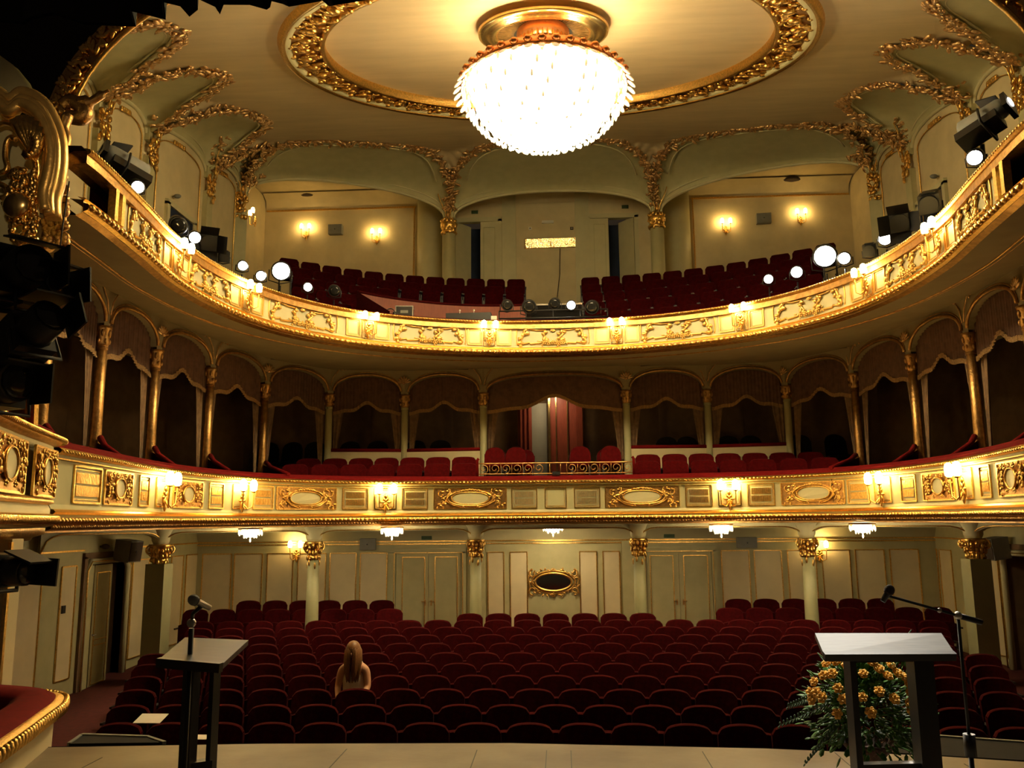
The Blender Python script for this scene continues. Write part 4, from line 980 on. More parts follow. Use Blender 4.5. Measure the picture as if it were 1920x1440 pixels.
def make_seat(nm, w=.56, h=.94, sq=2.3, vel='velvet', down=False):
    r = thing(nm)
    seat_back(w-.02, .30, h, sq=sq).build('backrest', vel, r)
    m = MB(); rows = []
    # tip-up cushion (folded) or cushion down
    if down:
        for z in (.38, .47): rows.append([V((x*(w/2-.04), y, z+(.02*(1-x*x) if z > .4 else 0))) for x, y in ((-1, 0), (-1, -.38), (-.5, -.44), (0, -.46), (.5, -.44), (1, -.38), (1, 0))])
        m.grid(rows); m.F([m.P(p) for p in rows[1]]); m.F([m.P(p) for p in rows[0]][::-1])
    else:
        N = 10
        def o(u, e): return V((u*(w/2-.035), -.10-e*.05+.05*u*u*0, .26+.40*0))
        fr = []; bk = []
        for j in range(6):
            v = j/5; z = .30+(.36+.05*0)*v
            fr.append([V((u*(w/2-.04), -.13-.03*(1-u*u)-.03*v, z+(.05*(1-u*u) if j == 5 else 0))) for u in [-1+2*i/N for i in range(N+1)]])
            bk.append([V((u*(w/2-.04), -.03-.03*v, z+(.05*(1-u*u) if j == 5 else 0))) for u in [-1+2*i/N for i in range(N+1)]])
        m.grid(fr); m.grid([q[::-1] for q in bk]); m.grid([fr[-1], bk[-1]]); m.grid([bk[0], fr[0]])
        for e in (0, -1): m.grid([[q[e] for q in fr], [q[e] for q in bk]])
    m.build('seat_cushion', vel, r)
    for s in (-1, 1):
        m = MB(); m.box((s*(w/2-.01), -.10, .60), (.035, .30, .03)); m.box((s*(w/2-.01), -.02, .30), (.028, .10, .60)); m.box((s*(w/2-.01), -.07, .015), (.03, .28, .03))
        m.build('armrest', 'seatframe', r)
    return r
S0 = make_seat('theatre_seat'); used0 = []
def put(proto, flag, loc, rz, label, cat, group):
    if not flag: flag.append(1); o = proto; o.location = loc; o.rotation_euler = (0, 0, rz)
    else: o = copy_tree(proto, None, loc, rz)
    return tag(o, label, cat, group)
rown = ['front row', 'second row', 'third row', 'fourth row', 'fifth row', 'sixth row', 'seventh row', 'eighth row', 'ninth row', 'tenth row', 'eleventh row', 'last row']
cnt = [18, 19, 20, 21, 22, 23, 22, 23, 24, 25]
SW = .58; PERSON_SEAT = None
def stall(x, y, z, label): put(S0, used0, (x, y, z), 0, label, 'seat', 'red velvet stalls seats')
for k in range(10):
    n = cnt[k]; Y = 9.60+.757*k
    for i in range(n):
        x = (i-(n-1)/2)*SW; y = Y-.010*x*x*.35
        if x > 0: side = 'right'; idx = n-i
        else: side = 'left'; idx = i+1
        z = -.655-.94+.0365*k
        stall(x, y, z, 'red velvet stalls seat, %s from the %s in the %s' % (nth(idx), side, rown[k]))
        if k == 3 and abs(x+2.80) < .3: PERSON_SEAT = (x, y, z)
for i in range(7): stall((i-3)*SW-.04, 17.17, -.29-.94, 'red stalls seat, %s in the short row before the mirror' % (nth(i+1)+' from the left' if i < 4 else nth(7-i)+' from the right'))
for s in (-1, 1):
    nm = 'left' if s < 0 else 'right'
    for i in range(8): stall(s*(3.42+i*SW), 17.17, -.19-.94, 'red stalls seat, raised %s block, %s from its inner end, eleventh row' % (nm, nth(i+1)))
    for i in range(6 if s < 0 else 6): stall(s*(3.75+i*SW), 17.93, -.09-.94, 'red stalls seat, raised %s block, %s from its inner end, last row' % (nm, nth(i+1)))
mb = MB()
for s in (-1, 1): mb.box((s*5.5, 17.75, -1.18), (4.8, 1.9, .14))
tag(mb.build('floor', 'carpet'), kind='structure')
# circle seats on the lower balcony (two rows either side of the railing)
S1 = make_seat('circle_seat', .56, .92, 2.6, 'velvet_c'); used1 = []
for s in (-1, 1):
    nm = 'left' if s < 0 else 'right'
    for i in range(7): put(S1, used1, (s*(1.98+i*.565), 17.85-.05*max(0, i-4)**2*.5, 2.03), -s*.02*i, 'red circle seat, rear row, %s from the iron railing on its %s side' % (nth(i+1), nm), 'seat', 'seats on the lower balcony')
    for i in range(7):
        x = s*(1.90+i*.58); yy = 17.25-.07*max(0, i-2)**1.7*.5
        put(S1, used1, (x, yy, 1.85), -s*.05*max(0, i-2), 'red circle seat, front row, %s from the iron railing on its %s side' % (nth(i+1), nm), 'seat', 'seats on the lower balcony')
# gallery seats
S2 = make_seat('gallery_seat', .53, .93, 3.4, 'velvet'); used2 = []
for k in range(5):
    R = 10.95+.8*k; z = GZ[k]
    for s in (-1, 1):
        nm = 'left' if s < 0 else 'right'; n = (9, 10, 10, 11, 12)[k]; q = 0
        for i in range(n):
            xs = 1.02+.555*i; a = s*xs/R
            if s < 0 and k < 3 and xs < 4.35: continue
            q += 1
            p = ga(R, a, z); p.z += (abs(p.x)/7)**3*.22
            put(S2, used2, p, -a, 'dark red gallery seat, %s block, %s from the aisle, %s row' % (nm, nth(i+1), ('lowest', 'second', 'third', 'fourth', 'topmost')[k]), 'seat', 'red gallery seats')
# dark chairs inside the boxes
def make_chair(nm, vel, frame, w=.46, h=.98):
    r = thing(nm); m = seat_back(w, .50, h, .05, .06, .16, .08, 2.0); m.build('backrest', vel, r)
    m = MB(); m.lathe([(.02, .40), (w*.46, .41), (w*.5, .45), (w*.45, .50), (.02, .51)], (0, -.18, 0), 14); m.build('seat_cushion', vel, r)
    for sx in (-1, 1):
        for y in (-.36, .02): m = MB(); m.tube([(sx*.17, y, 0), (sx*.18, y, .42)], .018, 6); m.build('leg', frame, r)
        m = MB(); m.tube([(sx*w*.44, .03, .45), (sx*w*.48, .06, .72)], .016, 6); m.build('back_post', frame, r)
    return r
S3 = make_chair('box_chair', 'blackcloth', 'black', .50); u3 = []
spots = [(503, 'first box'), (547, 'first box'), (591, 'first box'), (655, 'second box'), (708, 'second box'), (778, 'third box'), (826, 'third box'), (1250, 'box just right of the centre box'), (1290, 'box just right of the centre box'), (1365, 'fifth box from the right end of the circle'), (1410, 'same bay'), (1500, 'last box'), (1568, 'last box')]
for i, (px, nm) in enumerate(spots):
    l = at_y(px, 830, 18.95)
    put(S3, u3, (l.x, 18.95, 2.45), (-1)**i*.12, 'black chair silhouette in the boxes behind the circle, %s' % ord_lr(i, len(spots)), 'chair', 'dark chairs in the boxes')
S4 = make_chair('armchair', 'velvet_c', 'seatframe', .44, .86); u4 = []
for px, Y, z, nm in ((932, 18.4, 2.27, 'rear row, far left'), (984, 18.4, 2.27, 'rear row, beside the screen on the left'), (927, 17.65, 2.27, 'front row, far left'), (967, 17.65, 2.27, 'front row, second from the left'), (1085, 18.4, 2.27, 'rear row, second from the right'), (1137, 18.4, 2.27, 'rear row, far right'), (1088, 17.65, 2.27, 'front row, second from the right'), (1145, 17.65, 2.27, 'front row, far right')):
    l = at_y(px, 840, Y); put(S4, u4, (l.x, Y, z), 0, 'round-backed red armchair in the centre box, ' + nm, 'armchair', 'red armchairs in the centre box')
# ================================================================== GALLERY DETAILS
# wooden desk partition
dk = thing('control_desk', (0, 0, 0), 0, 'red-brown wooden partition of the control desk in the upper gallery, left of the centre aisle', 'desk')
pts = [(-4.30, 17.45, 6.58), (-3.6, 17.75, 6.50), (-2.6, 18.02, 6.42), (-1.6, 18.15, 6.38), (-.62, 18.12, 6.36)]
m = MB(); a = cr(pts, 5)
m.grid([[p for p in a], [V((p.x, p.y, 5.0)) for p in a]], smooth=False); m.grid([[p+V((0, .05, 0)) for p in a], [V((p.x, p.y+.05, 5.0)) for p in a]], smooth=False); m.build('panel', 'deskwood', dk)
m = MB(); m.tube([p+V((0, .02, .01)) for p in a], .035, 6); m.build('top_rail', 'velvet_d', dk)
m = MB(); m.grid([[V((-4.30, 17.45, 6.6)), V((-3.45, 16.75, 5.95))], [V((-4.3, 17.45, 5.0)), V((-3.45, 16.75, 5.0))]], smooth=False); m.grid([[V((-4.30, 17.48, 6.6)), V((-3.42, 16.78, 5.95))], [V((-4.3, 17.48, 5.0)), V((-3.42, 16.78, 5.0))]], smooth=False); m.build('side_panel', 'velvet_d', dk)
m = MB(); m.slab([(-3.5, 16.75), (-.7, 17.0), (-.7, 17.6), (-3.5, 17.4)], 5.70, 5.76); m.bar((-3.3, 17.1, 5), (-3.3, 17.1, 5.6), .05, .05); m.bar((-.9, 17.3, 5), (-.9, 17.3, 5.6), .05, .05); m.build('worktop', 'redwood', dk)
l = at_y(759, 580, 17.1); o = thing('equipment_case', (l.x, 17.1, 5.765), .1, 'small silver-edged black equipment case on the control desk', 'case')
m = MB(); m.box((0, 0, .2), (.36, .25, .28)); m.build('body', 'black', o); m = MB(); m.m = 0
for sx in (-.18, .18):
    for z in (.02, .34): m.bar((sx, -.13, z), (sx, .13, z), .02, .02)
    m.bar((sx, -.13, .01), (sx, -.13, .35), .02, .02)
for z in (.06, .34): m.bar((-.18, -.13, z), (.18, -.13, z), .02, .02)
m.build('metal_edge', 'metal', o); m = MB(); m.box((0, -.13, .22), (.16, .01, .06)); m.build('display', 'grey', o)
l = at_y(880, 592, 17.15); o = thing('mixing_console', (l.x, 17.15, 5.765), 0, 'long low black mixing console on the control desk', 'mixing console')
m = MB(); m.prism([(-.48, 0), (.48, 0), (.48, .16), (-.48, .16)], -.2, .2); m.build('body', 'black', o)
for sx in (-.18, .12): m = MB(); m.ell((sx, -.2, .21), (.02, .02, .02)); m.tube([(sx, -.2, .15), (sx, -.2, .2)], .006, 5); m.build('gooseneck_lamp', 'whiteplas', o)
l = at_y(925, 597, 16.95); tag(MB().__class__ and (lambda mm: (mm.box((0, 0, .04), (.14, .08, .08)), mm.build('paper_box', 'paper', None, (l.x, 17.0, 5.765)))[1])(MB()), 'small white paper box at the right end of the mixing console', 'box')
l = at_y(734, 573, 17.0); o = thing('headphones', (l.x, 16.9, 5.95), 0, 'dark round headset hanging at the left end of the control desk', 'headset')
m = MB(); m.tube([(.09*cos(k*.3), 0, .09*sin(k*.3)) for k in range(11)], .012, 6); m.build('headband', 'black', o)
for sx in (-1, 1): m = MB(); m.lathe([(.02, -.03), (.05, -.03), (.05, .03), (.02, .03)], (sx*.09, 0, -.03), 10, Matrix.Rotation(pi/2, 3, 'Y')); m.build('ear_cup', 'black', o)
# rear wall items
l = at_y(1027, 416, RW-.04); o = thing('emergency_light', (l.x, RW-.005, l.z), 0, 'small white light bar above the brass frame on the gallery rear wall', 'lamp')
m = MB(); m.box((0, -.03, 0), (.36, .06, .08)); m.build('housing', 'whiteplas', o)
for px, mt, nm in ((994, 'whiteplas', 'left'), (1072, 'brown', 'right')):
    l = at_y(px, 428, RW-.02); mm = MB(); mm.box((0, -.01, 0), (.10, .02, .09)); mm.m = 1; mm.box((.0, -.022, .0), (.05, .004, .04)); tag(mm.build('wall_notice', [mt, 'grey'], None, (l.x, RW, l.z)), 'tiny square notice on the gallery rear wall, %s of the brass opening' % nm, 'notice')
l0 = at_y(980, 465, RW); l1 = at_y(1086, 446, RW); cx, cz = (l0.x+l1.x)/2, (l0.z+l1.z)/2
o = thing('projection_window', (cx, RW, cz), 0, 'wide shiny brass-framed opening reflecting the chandelier on the gallery rear wall', 'window')
m = MB(); rect_frame(m, -.80, -.16, .80, .13, .03, -.02); m.build('frame', 'brass', o)
m = MB(); m.box((0, -.045, -.015), (1.54, .012, .27), Matrix.Rotation(.235, 3, 'X')); m.build('pane', 'brass', o)
m = MB(); m.box((0, -.075, -.06), (.03, .02, .16)); m.build('catch', 'goldb', o)
p0 = at_y(1050, 466, RW-.03); p1 = at_y(1038, 560, 23.4)
m = MB(); m.tube([p0, (p0.x-.02, RW-.06, p0.z-.8), (p0.x-.15, 23.9, p0.z-1.9), (p0.x-.3, 23.6, 7.3)], .012, 5); tag(m.build('cable', 'brown'), 'thin dark cable hanging down the gallery rear wall from the brass opening', 'cable')
l = at_y(1040, 563, 20.5); o = thing('platform_box', (0.08, 19.6, 5.92), 0, 'low dark stepped box in the centre aisle of the gallery with a pale edge', 'platform')
m = MB(); m.box((0, 0, .35), (1.2, .9, .7)); m.build('body', 'blackcloth', o); m = MB(); m.box((0, -.44, .72), (1.24, .06, .04)); m.build('edge_strip', 'paper', o)
def speaker(loc, rz, tilt, size, mt, label, mt2='grey'):
    o = thing('loudspeaker', loc, rz, label, 'loudspeaker'); o.rotation_euler = (tilt, 0, rz)
    m = MB(); w, d, h = size; m.prism([(-w/2, -h/2), (w/2, -h/2), (w/2, h/2), (-w/2, h/2)], 0, -d); m.build('cabinet', mt, o)
    m = MB(); m.box((0, -d-.006, 0), (w*.92, .01, h*.9)); m.m = 1; m.ell((0, -d-.014, 0), (.018, .006, .018), 8, 4); m.build('grille', [mt2, 'black'], o)
    m = MB(); m.box((0, .03, 0), (.06, .08, .06)); m.build('bracket', 'black', o)
l = at_y(630, 431, RW-.15); speaker((l.x, RW-.08, l.z), 0, .1, (.42, .2, .30), 'grey', 'grey box loudspeaker between two sconces on the left rear gallery wall')
l = at_y(1432, 410, RW-.15); speaker((l.x, RW-.08, l.z), -.1, .1, (.42, .2, .30), 'grey', 'grey box loudspeaker between two sconces on the right rear gallery wall')
for px, py, nm in ((580, 367, 'left'), (1482, 337, 'right')):
    l = at_z(px, py, 11.62); o = thing('ceiling_vent', (l.x, l.y, 11.6), 0, 'round dark ceiling vent over the %s rear gallery' % nm, 'vent')
    m = MB(); m.lathe([(.30, .02), (.30, -.05), (.24, -.07), (.05, -.09)], n=20); m.build('cover', 'brown', o); m = MB(); m.lathe([(.03, 0), (.03, .17)], n=8); m.build('stem', 'grey', o)
l = at_y(690, 1020, RY-.1); speaker((l.x, RY-.03, l.z), 0, .05, (.36, .14, .26), 'grey', 'grey loudspeaker high on the rear stalls wall, left of the left double door', 'grey')
l = at_y(1400, 1017, RY-.1); speaker((l.x, RY-.03, l.z), 0, .05, (.44, .14, .24), 'grey', 'grey loudspeaker high on the rear stalls wall, right of the right double door', 'grey')
l = at_x(262, 1030, -8.0); speaker((-8.38, l.y, l.z), 1.35, .12, (.34, .36, .40), 'grey', 'dark loudspeaker on the left stalls wall beside the pilaster column', 'brown')
l = at_x(1842, 1026, 8.0); speaker((8.38, l.y, l.z), -1.35, .12, (.34, .36, .40), 'grey', 'dark loudspeaker on the right stalls wall beside the pilaster column', 'brown')
l = at_x(197, 1022, -8.4); o = thing('security_camera', (-8.49, l.y, 1.17), 0, 'small dark fitting above the left stalls doorway', 'fitting')
m = MB(); m.ell((.10, 0, 0), (.09, .05, .05)); m.tube([(0, 0, 0), (.08, 0, 0)], .02, 6); m.build('body', 'brown', o)
l = at_x(119, 1143, -8.48); tag((lambda mm: (mm.box((0, 0, 0), (.03, .10, .13)), mm.build('wall_switch', 'black', None, (-8.485, l.y, l.z)))[1])(MB()), 'small dark switch on the left stalls wall panel', 'switch')
for px, nm in ((800, 'left'), (1255, 'right')):
    l = at_y(px, 1010, RY-.05); tag((lambda mm: (mm.box((0, 0, 0), (.24, .05, .08)), mm.build('exit_lamp', 'leafd' , None, (l.x, RY-.04, 1.20)))[1])(MB()), 'small dark exit lamp above the %s double door' % nm, 'exit lamp')
for px, py, nm in ((890, 398, 'left'), (1172, 388, 'right')):
    l = at_y(px, py, RW-.02); tag((lambda mm: (mm.box((0, 0, 0), (.20, .05, .09)), mm.build('exit_lamp', 'leafd', None, (l.x, RW-.03, l.z)))[1])(MB()), 'small dark exit lamp above the %s gallery door' % nm, 'exit lamp')
# oval mirror
o = thing('oval_mirror', (-.10, RY-.0, .18), 0, 'oval mirror in a gilded rococo frame on the rear stalls wall', 'mirror')
m = MB(); E_ = [(.42*cos(2*pi*k/40), -.05, .20*sin(2*pi*k/40)) for k in range(40)]
m.tube(E_, .028, 8, closed=True); m.tube([(x*1.17, -.03, z*1.26) for x, y, z in E_], .022, 6, closed=True)
for sx in (-1, 1):
    for sz in (-1, 1): scroll(m, sx*.47, sz*.19, .10, pi/2*sz, 1.0, .022, -.05, d=-sx*sz); scroll(m, sx*.52, sz*.05, .07, 0, .8, .018, -.05, d=sx*sz)
    m.tube([(sx*.52, -.04, .26), (sx*.57, -.04, .1), (sx*.54, -.04, -.08), (sx*.57, -.04, -.25)], .02, 6)
    for k in range(7): leaf(m, sx*(.15+.05*k), .27-.01*k, 1.2*k, .07, .04, -.05); leaf(m, sx*(.10+.06*k), -.28+.01*k, -1.1*k, .07, .04, -.05)
rosette(m, 0, -.28, .06, -.05); shell(m, 0, .25, .07, -.05); m.build('frame', 'gold', o)
m = MB(); m.prism([(.42*cos(2*pi*k/40), .20*sin(2*pi*k/40)) for k in range(40)][::-1], -.035, -.02); m.build('glass', 'mirror', o)

# ================================================================== SPOTLIGHTS
def aim(v): 
    d = V(v).normalized(); return d.to_track_quat('-Y', 'Z').to_euler()
def spot(name, loc, tgt, r, L, lens, label, base_z, doors=False, kind='round', group='stage spotlights on the upper balcony'):
    o = thing(name, loc, 0, label, 'spotlight', group); d = (V(tgt)-V(loc)); o.rotation_euler = aim(d)
    m = MB(); A = Matrix.Rotation(pi/2, 3, 'X')       # lathe axis z -> -y
    if kind == 'box': m.box((0, L*.5-.02, 0), (r*2.2, L, r*2.1)); m.box((0, L*.5, r*1.1), (r*1.5, L*.7, r*.3)); m.lathe([(r*.9, 0), (r*1.0, .03), (r*1.0, .10)], (0, 0, 0), 18, A)
    else: m.lathe([(r*.5, -L), (r*.95, -L*.9), (r*.95, -L*.3), (r*1.1, -L*.2), (r*1.12, .02), (r*1.0, .05)], (0, 0, 0), 20, A)
    m.build('housing', 'black', o)
    m = MB(); m.lathe([(.001, .062), (r*.6, .058), (r*.92, .05)], (0, 0, 0), 20, A); m.build('lens', lens, o)
    m = MB(); m.tube([(-r*1.25, L*.4, 0), (-r*1.25, L*.4, -r*1.2), (0, L*.4, -r*1.5), (r*1.25, L*.4, -r*1.2), (r*1.25, L*.4, 0)], .012, 6); m.build('yoke', 'black', o)
    if doors:
        for a, b in (((-1, .9), (1, .9)), ((-1, -.9), (1, -.9)), ((-.9, -1), (-.9, 1)), ((.9, -1), (.9, 1))):
            p = V((a[0]*r*1.1, -.06, a[1]*r*1.1)); q = V((b[0]*r*1.1, -.06, b[1]*r*1.1)); c = (p+q)/2; outd = V((c.x, 0, c.z)).normalized()*r*1.1+V((0, -r*1.3, 0))
            m = MB(); m.grid([[p, q], [p+outd, q+outd]], smooth=False); k = V((0, .006, 0)); m.grid([[p+k, q+k], [p+outd+k, q+outd+k]], smooth=False); m.build('barn_door', 'black', o)
    if base_z is not None:
        s = thing('spotlight_stand', (loc[0], loc[1], base_z), 0, 'thin stand under the '+label, 'stand', 'stands of the balcony spotlights')
        back = (V(loc)-V(tgt)).normalized()*L*.4
        H = loc[2]-r*1.5-base_z; m = MB(); m.tube([(back.x, back.y, 0), (back.x, back.y, max(.05, H))], .014, 6); m.build('pole', 'black', s)
    return o
EYE = (0.1, 2.0, 1.2)
sp = [(258, 350, 10.3, .085, .36, 'lens', 'lit spotlight on the far left rail end under the big projector', False, 'round'),
 (365, 445, 12.5, .095, .32, 'lens', 'lit spotlight left of the one with barn doors, left side', False, 'round'),
 (391, 455, 12.8, .13, .36, 'lens', 'large lit spotlight with open barn doors, left side', True, 'box'),
 (420, 482, 13.2, .085, .34, 'lens', 'lit spotlight right below the large barn door spotlight, left side', False, 'box'),
 (455, 498, 13.8, .085, .30, 'lens', 'lit spotlight third from the dazzling one on the left side', False, 'round'),
 (489, 517, 14.3, .09, .30, 'lens', 'lit spotlight just left of the dazzling one, left side', False, 'round'),
 (527, 508, 14.9, .17, .34, 'lensbig', 'dazzling bright spotlight on the left side of the upper balcony', False, 'round'),
 (577, 538, 15.4, .085, .30, 'lens', 'lit spotlight right of the dazzling one, left side', False, 'round'),
 (627, 545, 15.8, .11, .30, 'lensoff', 'unlit black spotlight at the right end of the left row', False, 'round'),
 (334, 422, 12.1, .13, .32, 'lensoff', 'unlit black round spotlight at the upper left of the left row', False, 'round'),
 (951, 572, 17.0, .11, .34, 'lensoff', 'unlit spotlight at the left end of the centre bar', False, 'round'),
 (992, 575, 17.0, .14, .32, 'lensoff', 'large unlit round spotlight, second on the centre bar', False, 'round'),
 (1040, 569, 17.0, .11, .34, 'lensoff', 'unlit spotlight in the middle of the centre bar', False, 'round'),
 (1071, 572, 17.0, .095, .34, 'lens', 'single lit spotlight on the centre bar', False, 'round'),
 (1110, 576, 17.0, .14, .32, 'lensoff', 'large unlit round spotlight at the right end of the centre bar', False, 'round'),
 (1441, 523, 15.9, .09, .30, 'lens', 'lit spotlight nearest the centre, right side', False, 'round'),
 (1494, 510, 15.3, .11, .30, 'lens', 'lit spotlight left of the dazzling one, right side', False, 'round'),
 (1547, 480, 14.9, .20, .36, 'lensbig', 'dazzling bright spotlight on the right side of the upper balcony', False, 'round'),
 (1583, 484, 14.2, .105, .30, 'lens', 'lit spotlight just right of the dazzling one, right side', False, 'round'),
 (1630, 470, 13.6, .095, .34, 'lens', 'lit spotlight second right of the dazzling one, right side', False, 'box'),
 (1660, 447, 13.1, .105, .32, 'lens', 'lit spotlight beside the large barn door one, right side', False, 'round'),
 (1687, 418, 12.7, .14, .38, 'lens', 'large lit spotlight with open barn doors, right side', True, 'box'),
 (1742, 383, 12.0, .13, .45, 'lensoff', 'dark unlit spotlight above the large one, right side', False, 'box'),
 (1828, 295, 10.6, .10, .36, 'lens', 'lit spotlight on the far right rail end under the big projector', False, 'round')]
for px, py, Y, r, L, ln, lab, bd, kd in sp:
    l = at_y(px, py, Y); tgt = EYE if ln != 'lensoff' else (l.x*.2+(.8 if px < 1000 else -.8), 3, 1)
    spot('spotlight', tuple(l), tgt, r, L, ln, lab, 5.55 if not 940 < px < 1120 else 5.95, bd, kd)
m = MB(); a, b = at_y(935, 594, 16.9), at_y(1140, 594, 16.9); m.tube([(a.x, 16.98, 5.78), (b.x, 16.98, 5.78)], .02, 6); m.tube([(a.x, 17.0, 5.95), (b.x, 17.0, 5.95)], .016, 6)
for k in range(5): x = a.x+(b.x-a.x)*k/4; m.tube([(x, 16.99, 5.6), (x, 16.99, 5.95)], .014, 6)
tag(m.build('lighting_bar', 'black'), 'black lighting bar along the middle of the upper balcony rail', 'lighting bar')
# big follow projectors at both rail ends
for s, px, py, Y, nm in ((-1, 232, 305, 10.6, 'left'), (1, 1848, 222, 10.6, 'right')):
    l = at_y(px, py, Y); o = thing('follow_projector', l, s*-.45, 'big grey and black projector pointing down over the %s end of the upper balcony rail' % nm, 'projector'); o.rotation_euler = (-.35, s*.5, s*.55)
    m = MB(); m.tube([(0, .34, .02), (0, .30, .02), (0, -.2, .0), (0, -.32, -.02)], [.10, .15, .14, .10], 14); m.build('barrel', 'grey', o)
    m = MB(); m.box((0, .1, -.20), (.26, .55, .16)); m.box((0, -.3, -.05), (.28, .06, .28)); m.box((-.02*s, -.1, .22), (.22, .3, .02), Matrix.Rotation(.6, 3, 'X')); m.build('base_housing', 'black', o)
    m = MB(); m.tube([(-.19, 0, 0), (-.19, 0, -.3), (.19, 0, -.3), (.19, 0, 0)], .018, 6); m.build('yoke', 'black', o)
    m = MB(); m.ell((0, -.335, -.0), (.07, .01, .07), 10, 5); m.build('lens', 'lens' if s > 0 else 'lensoff', o)
    st = thing('projector_stand', (l.x, l.y+.15, 5.0), 0, 'black stand under the big projector at the %s balcony end' % nm, 'stand'); m = MB(); m.tube([(0, 0, 0), (0, 0, l.z-5.3)], .03, 8)
    m.build('pole', 'black', st); m = MB(); m.lathe([(.25, 0), (.25, .03), (.03, .05)], n=14); m.build('foot', 'black', st)

# ================================================================== PROSCENIUM (left and right)
def arcp(t):   # opening curve, t 0..1 from left spring to right spring
    a = pi*(1-t); c, s_ = cos(a), sin(a); return V((5.97*math.copysign(abs(c)**.80, c), 9.3, 5.9+3.05*abs(s_)**.80))
A_ = [arcp(k/48) for k in range(49)]
mb = MB(); O_ = []
for p in A_: d = V((p.x, 0, p.z-5.0)).normalized(); O_.append(V((p.x*2.0, 9.32, 5.9+(p.z-5.9)*2.2+.6)))
mb.grid([A_, O_], smooth=False); mb.grid([[V((5.97, 9.3, 5.9)), V((12.3, 9.32, 6.4))], [V((5.97, 9.3, 4.6)), V((12.3, 9.32, 4.6))]], smooth=False)
tag(mb.build('wall_proscenium', 'dark_wall'), kind='structure')
pr_ = thing('proscenium_moulding', (0, 0, 0), 0, 'gilded leaf moulding curving along the proscenium arch at the top corners', 'moulding')
mb = MB(); mb.tube([p+V((0, -.02, 0)) for p in A_], .035, 6); mb.tube([V((p.x*1.045, 9.25, 5.9+(p.z-5.9)*1.045)) for p in A_], .03, 6); mb.build('edge_bead', 'gold', pr_)
mb = MB(); mb.grid([[V((p.x, 9.26, p.z)) for p in A_], [V((p.x*1.045, 9.22, 5.9+(p.z-5.9)*1.045)) for p in A_]]); mb.build('moulding_field', 'oldgold', pr_)
mb = MB(); rnd = random.Random(9)
for i in range(0, 48):
    for j in range(9):
        f = rnd.random(); p = A_[i].lerp(A_[i+1], f); q = 1+rnd.uniform(.008, .04); R = Matrix.Rotation(rnd.uniform(0, 3), 3, 'Y'); mb.ell((p.x*q, 9.21, 5.9+(p.z-5.9)*q), (.09, .03, .03), 6, 4, R)
mb.build('leafwork', 'gold', pr_)
# splayed left wall of the proscenium with its boxes
def PL(u, z, d=0):     # u 0 at the audience end .. 1 towards the stage
    a = V((-5.85, 8.45)); b = V((-5.2, 5.6)); p = a.lerp(b, u); n = V((.95, .305)); return V((p.x+n.x*d, p.y+n.y*d, z))
for s in (-1, 1):
    mb = MB(); mb.grid([[V((-s*PL(u, z, -.02).x if s > 0 else PL(u, z, -.02).x, PL(u, z).y+.0, z)) for u in (0, .5, 1, 1.7)] for z in (5.75, 5.0, 2.3, 1.5)], smooth=False)
    if s > 0: mb.v = [(abs(x)-.15, y, z) for x, y, z in mb.v]
    tag(mb.build('wall_proscenium_%s' % ('left' if s < 0 else 'right'), 'dark_wall'), kind='structure')
pc = thing('proscenium_cartouche', (0, 0, 0), 0, 'large gilded rococo cartouche with shell and arched cornice at the left edge', 'cartouche')
def q_(px, py, Y=7.35): return at_y(px, py, Y)
outl = [(-60, 205), (-35, 180), (-10, 172), (12, 188), (28, 186), (42, 176), (62, 182), (82, 198), (98, 224), (110, 258), (113, 300), (108, 340), (100, 372), (100, 410)]
m = MB()
for k, (dx, r, Y) in enumerate(((0, .075, 7.30), (-10, .05, 7.22), (-19, .06, 7.2), (-29, .035, 7.25))):
    cpt = []
    for (x, y) in outl:
        v = V((x-20, y-330)); n = v.normalized() if v.length else V((0, 0)); cpt.append(q_(x+n.x*dx, y+n.y*dx, Y))
    m.tube(cr(cpt, 4), r, 8)
m.build('arched_cornice', 'gilt', pc)
m = MB(); pan = [(-60, 225), (-10, 205), (20, 215), (50, 215), (72, 240), (84, 290), (80, 360), (72, 420), (60, 470), (-60, 470)]
ids = [m.P(q_(x, y, 7.38)) for x, y in pan]; m.F(ids); ids = [m.P(q_(x, y, 7.44)) for x, y in pan]; m.F(ids[::-1]); m.build('field_panel', 'sage', pc)
m = MB()
for k in range(11):
    a = -2.2+.36*k; c = q_(66, 300, 7.2); e = q_(66+38*cos(a)*.8-20, 262+34*sin(a)*1.0-6, 7.15); m.tube([c, c.lerp(e, .6)+V((.03, -.06, 0)), e], [.02, .05, .055], 6)
m.build('shell', 'gold', pc)
m = MB()
def pt_(L, r, Y=7.25): m.tube(cr([q_(x, y, Y) for x, y in L], 5), r, 6)
pt_([(30, 262), (20, 258), (12, 270), (10, 295), (14, 312), (8, 322), (-10, 326)], .028); pt_([(34, 238), (10, 230), (-8, 236), (-20, 230)], .025)
pt_([(64, 290), (68, 320), (62, 350), (64, 380)], .03); pt_([(25, 330), (35, 318), (48, 332), (58, 350), (62, 372)], .035); pt_([(0, 345), (12, 352), (14, 366), (2, 372)], .03)
pt_([(60, 385), (66, 400), (60, 430), (64, 455)], .025)
rnd = random.Random(2)
for _ in range(110):
    x = rnd.uniform(18, 66); y = rnd.uniform(318, 455)
    if (x-32)**2/500+(y-385)**2/500 < 1: continue
    m.ell(q_(x, y, 7.22), (.05, .03, .03), 6, 4, Matrix.Rotation(rnd.uniform(0, 3), 3, 'Y'))
m.build('scrollwork', 'gold', pc)
m = MB(); c = q_(32, 385, 7.18); m.ell(c, (.14, .08, .13), 14, 9); m.build('boss', 'goldb', pc)
m = MB(); rnd = random.Random(5)
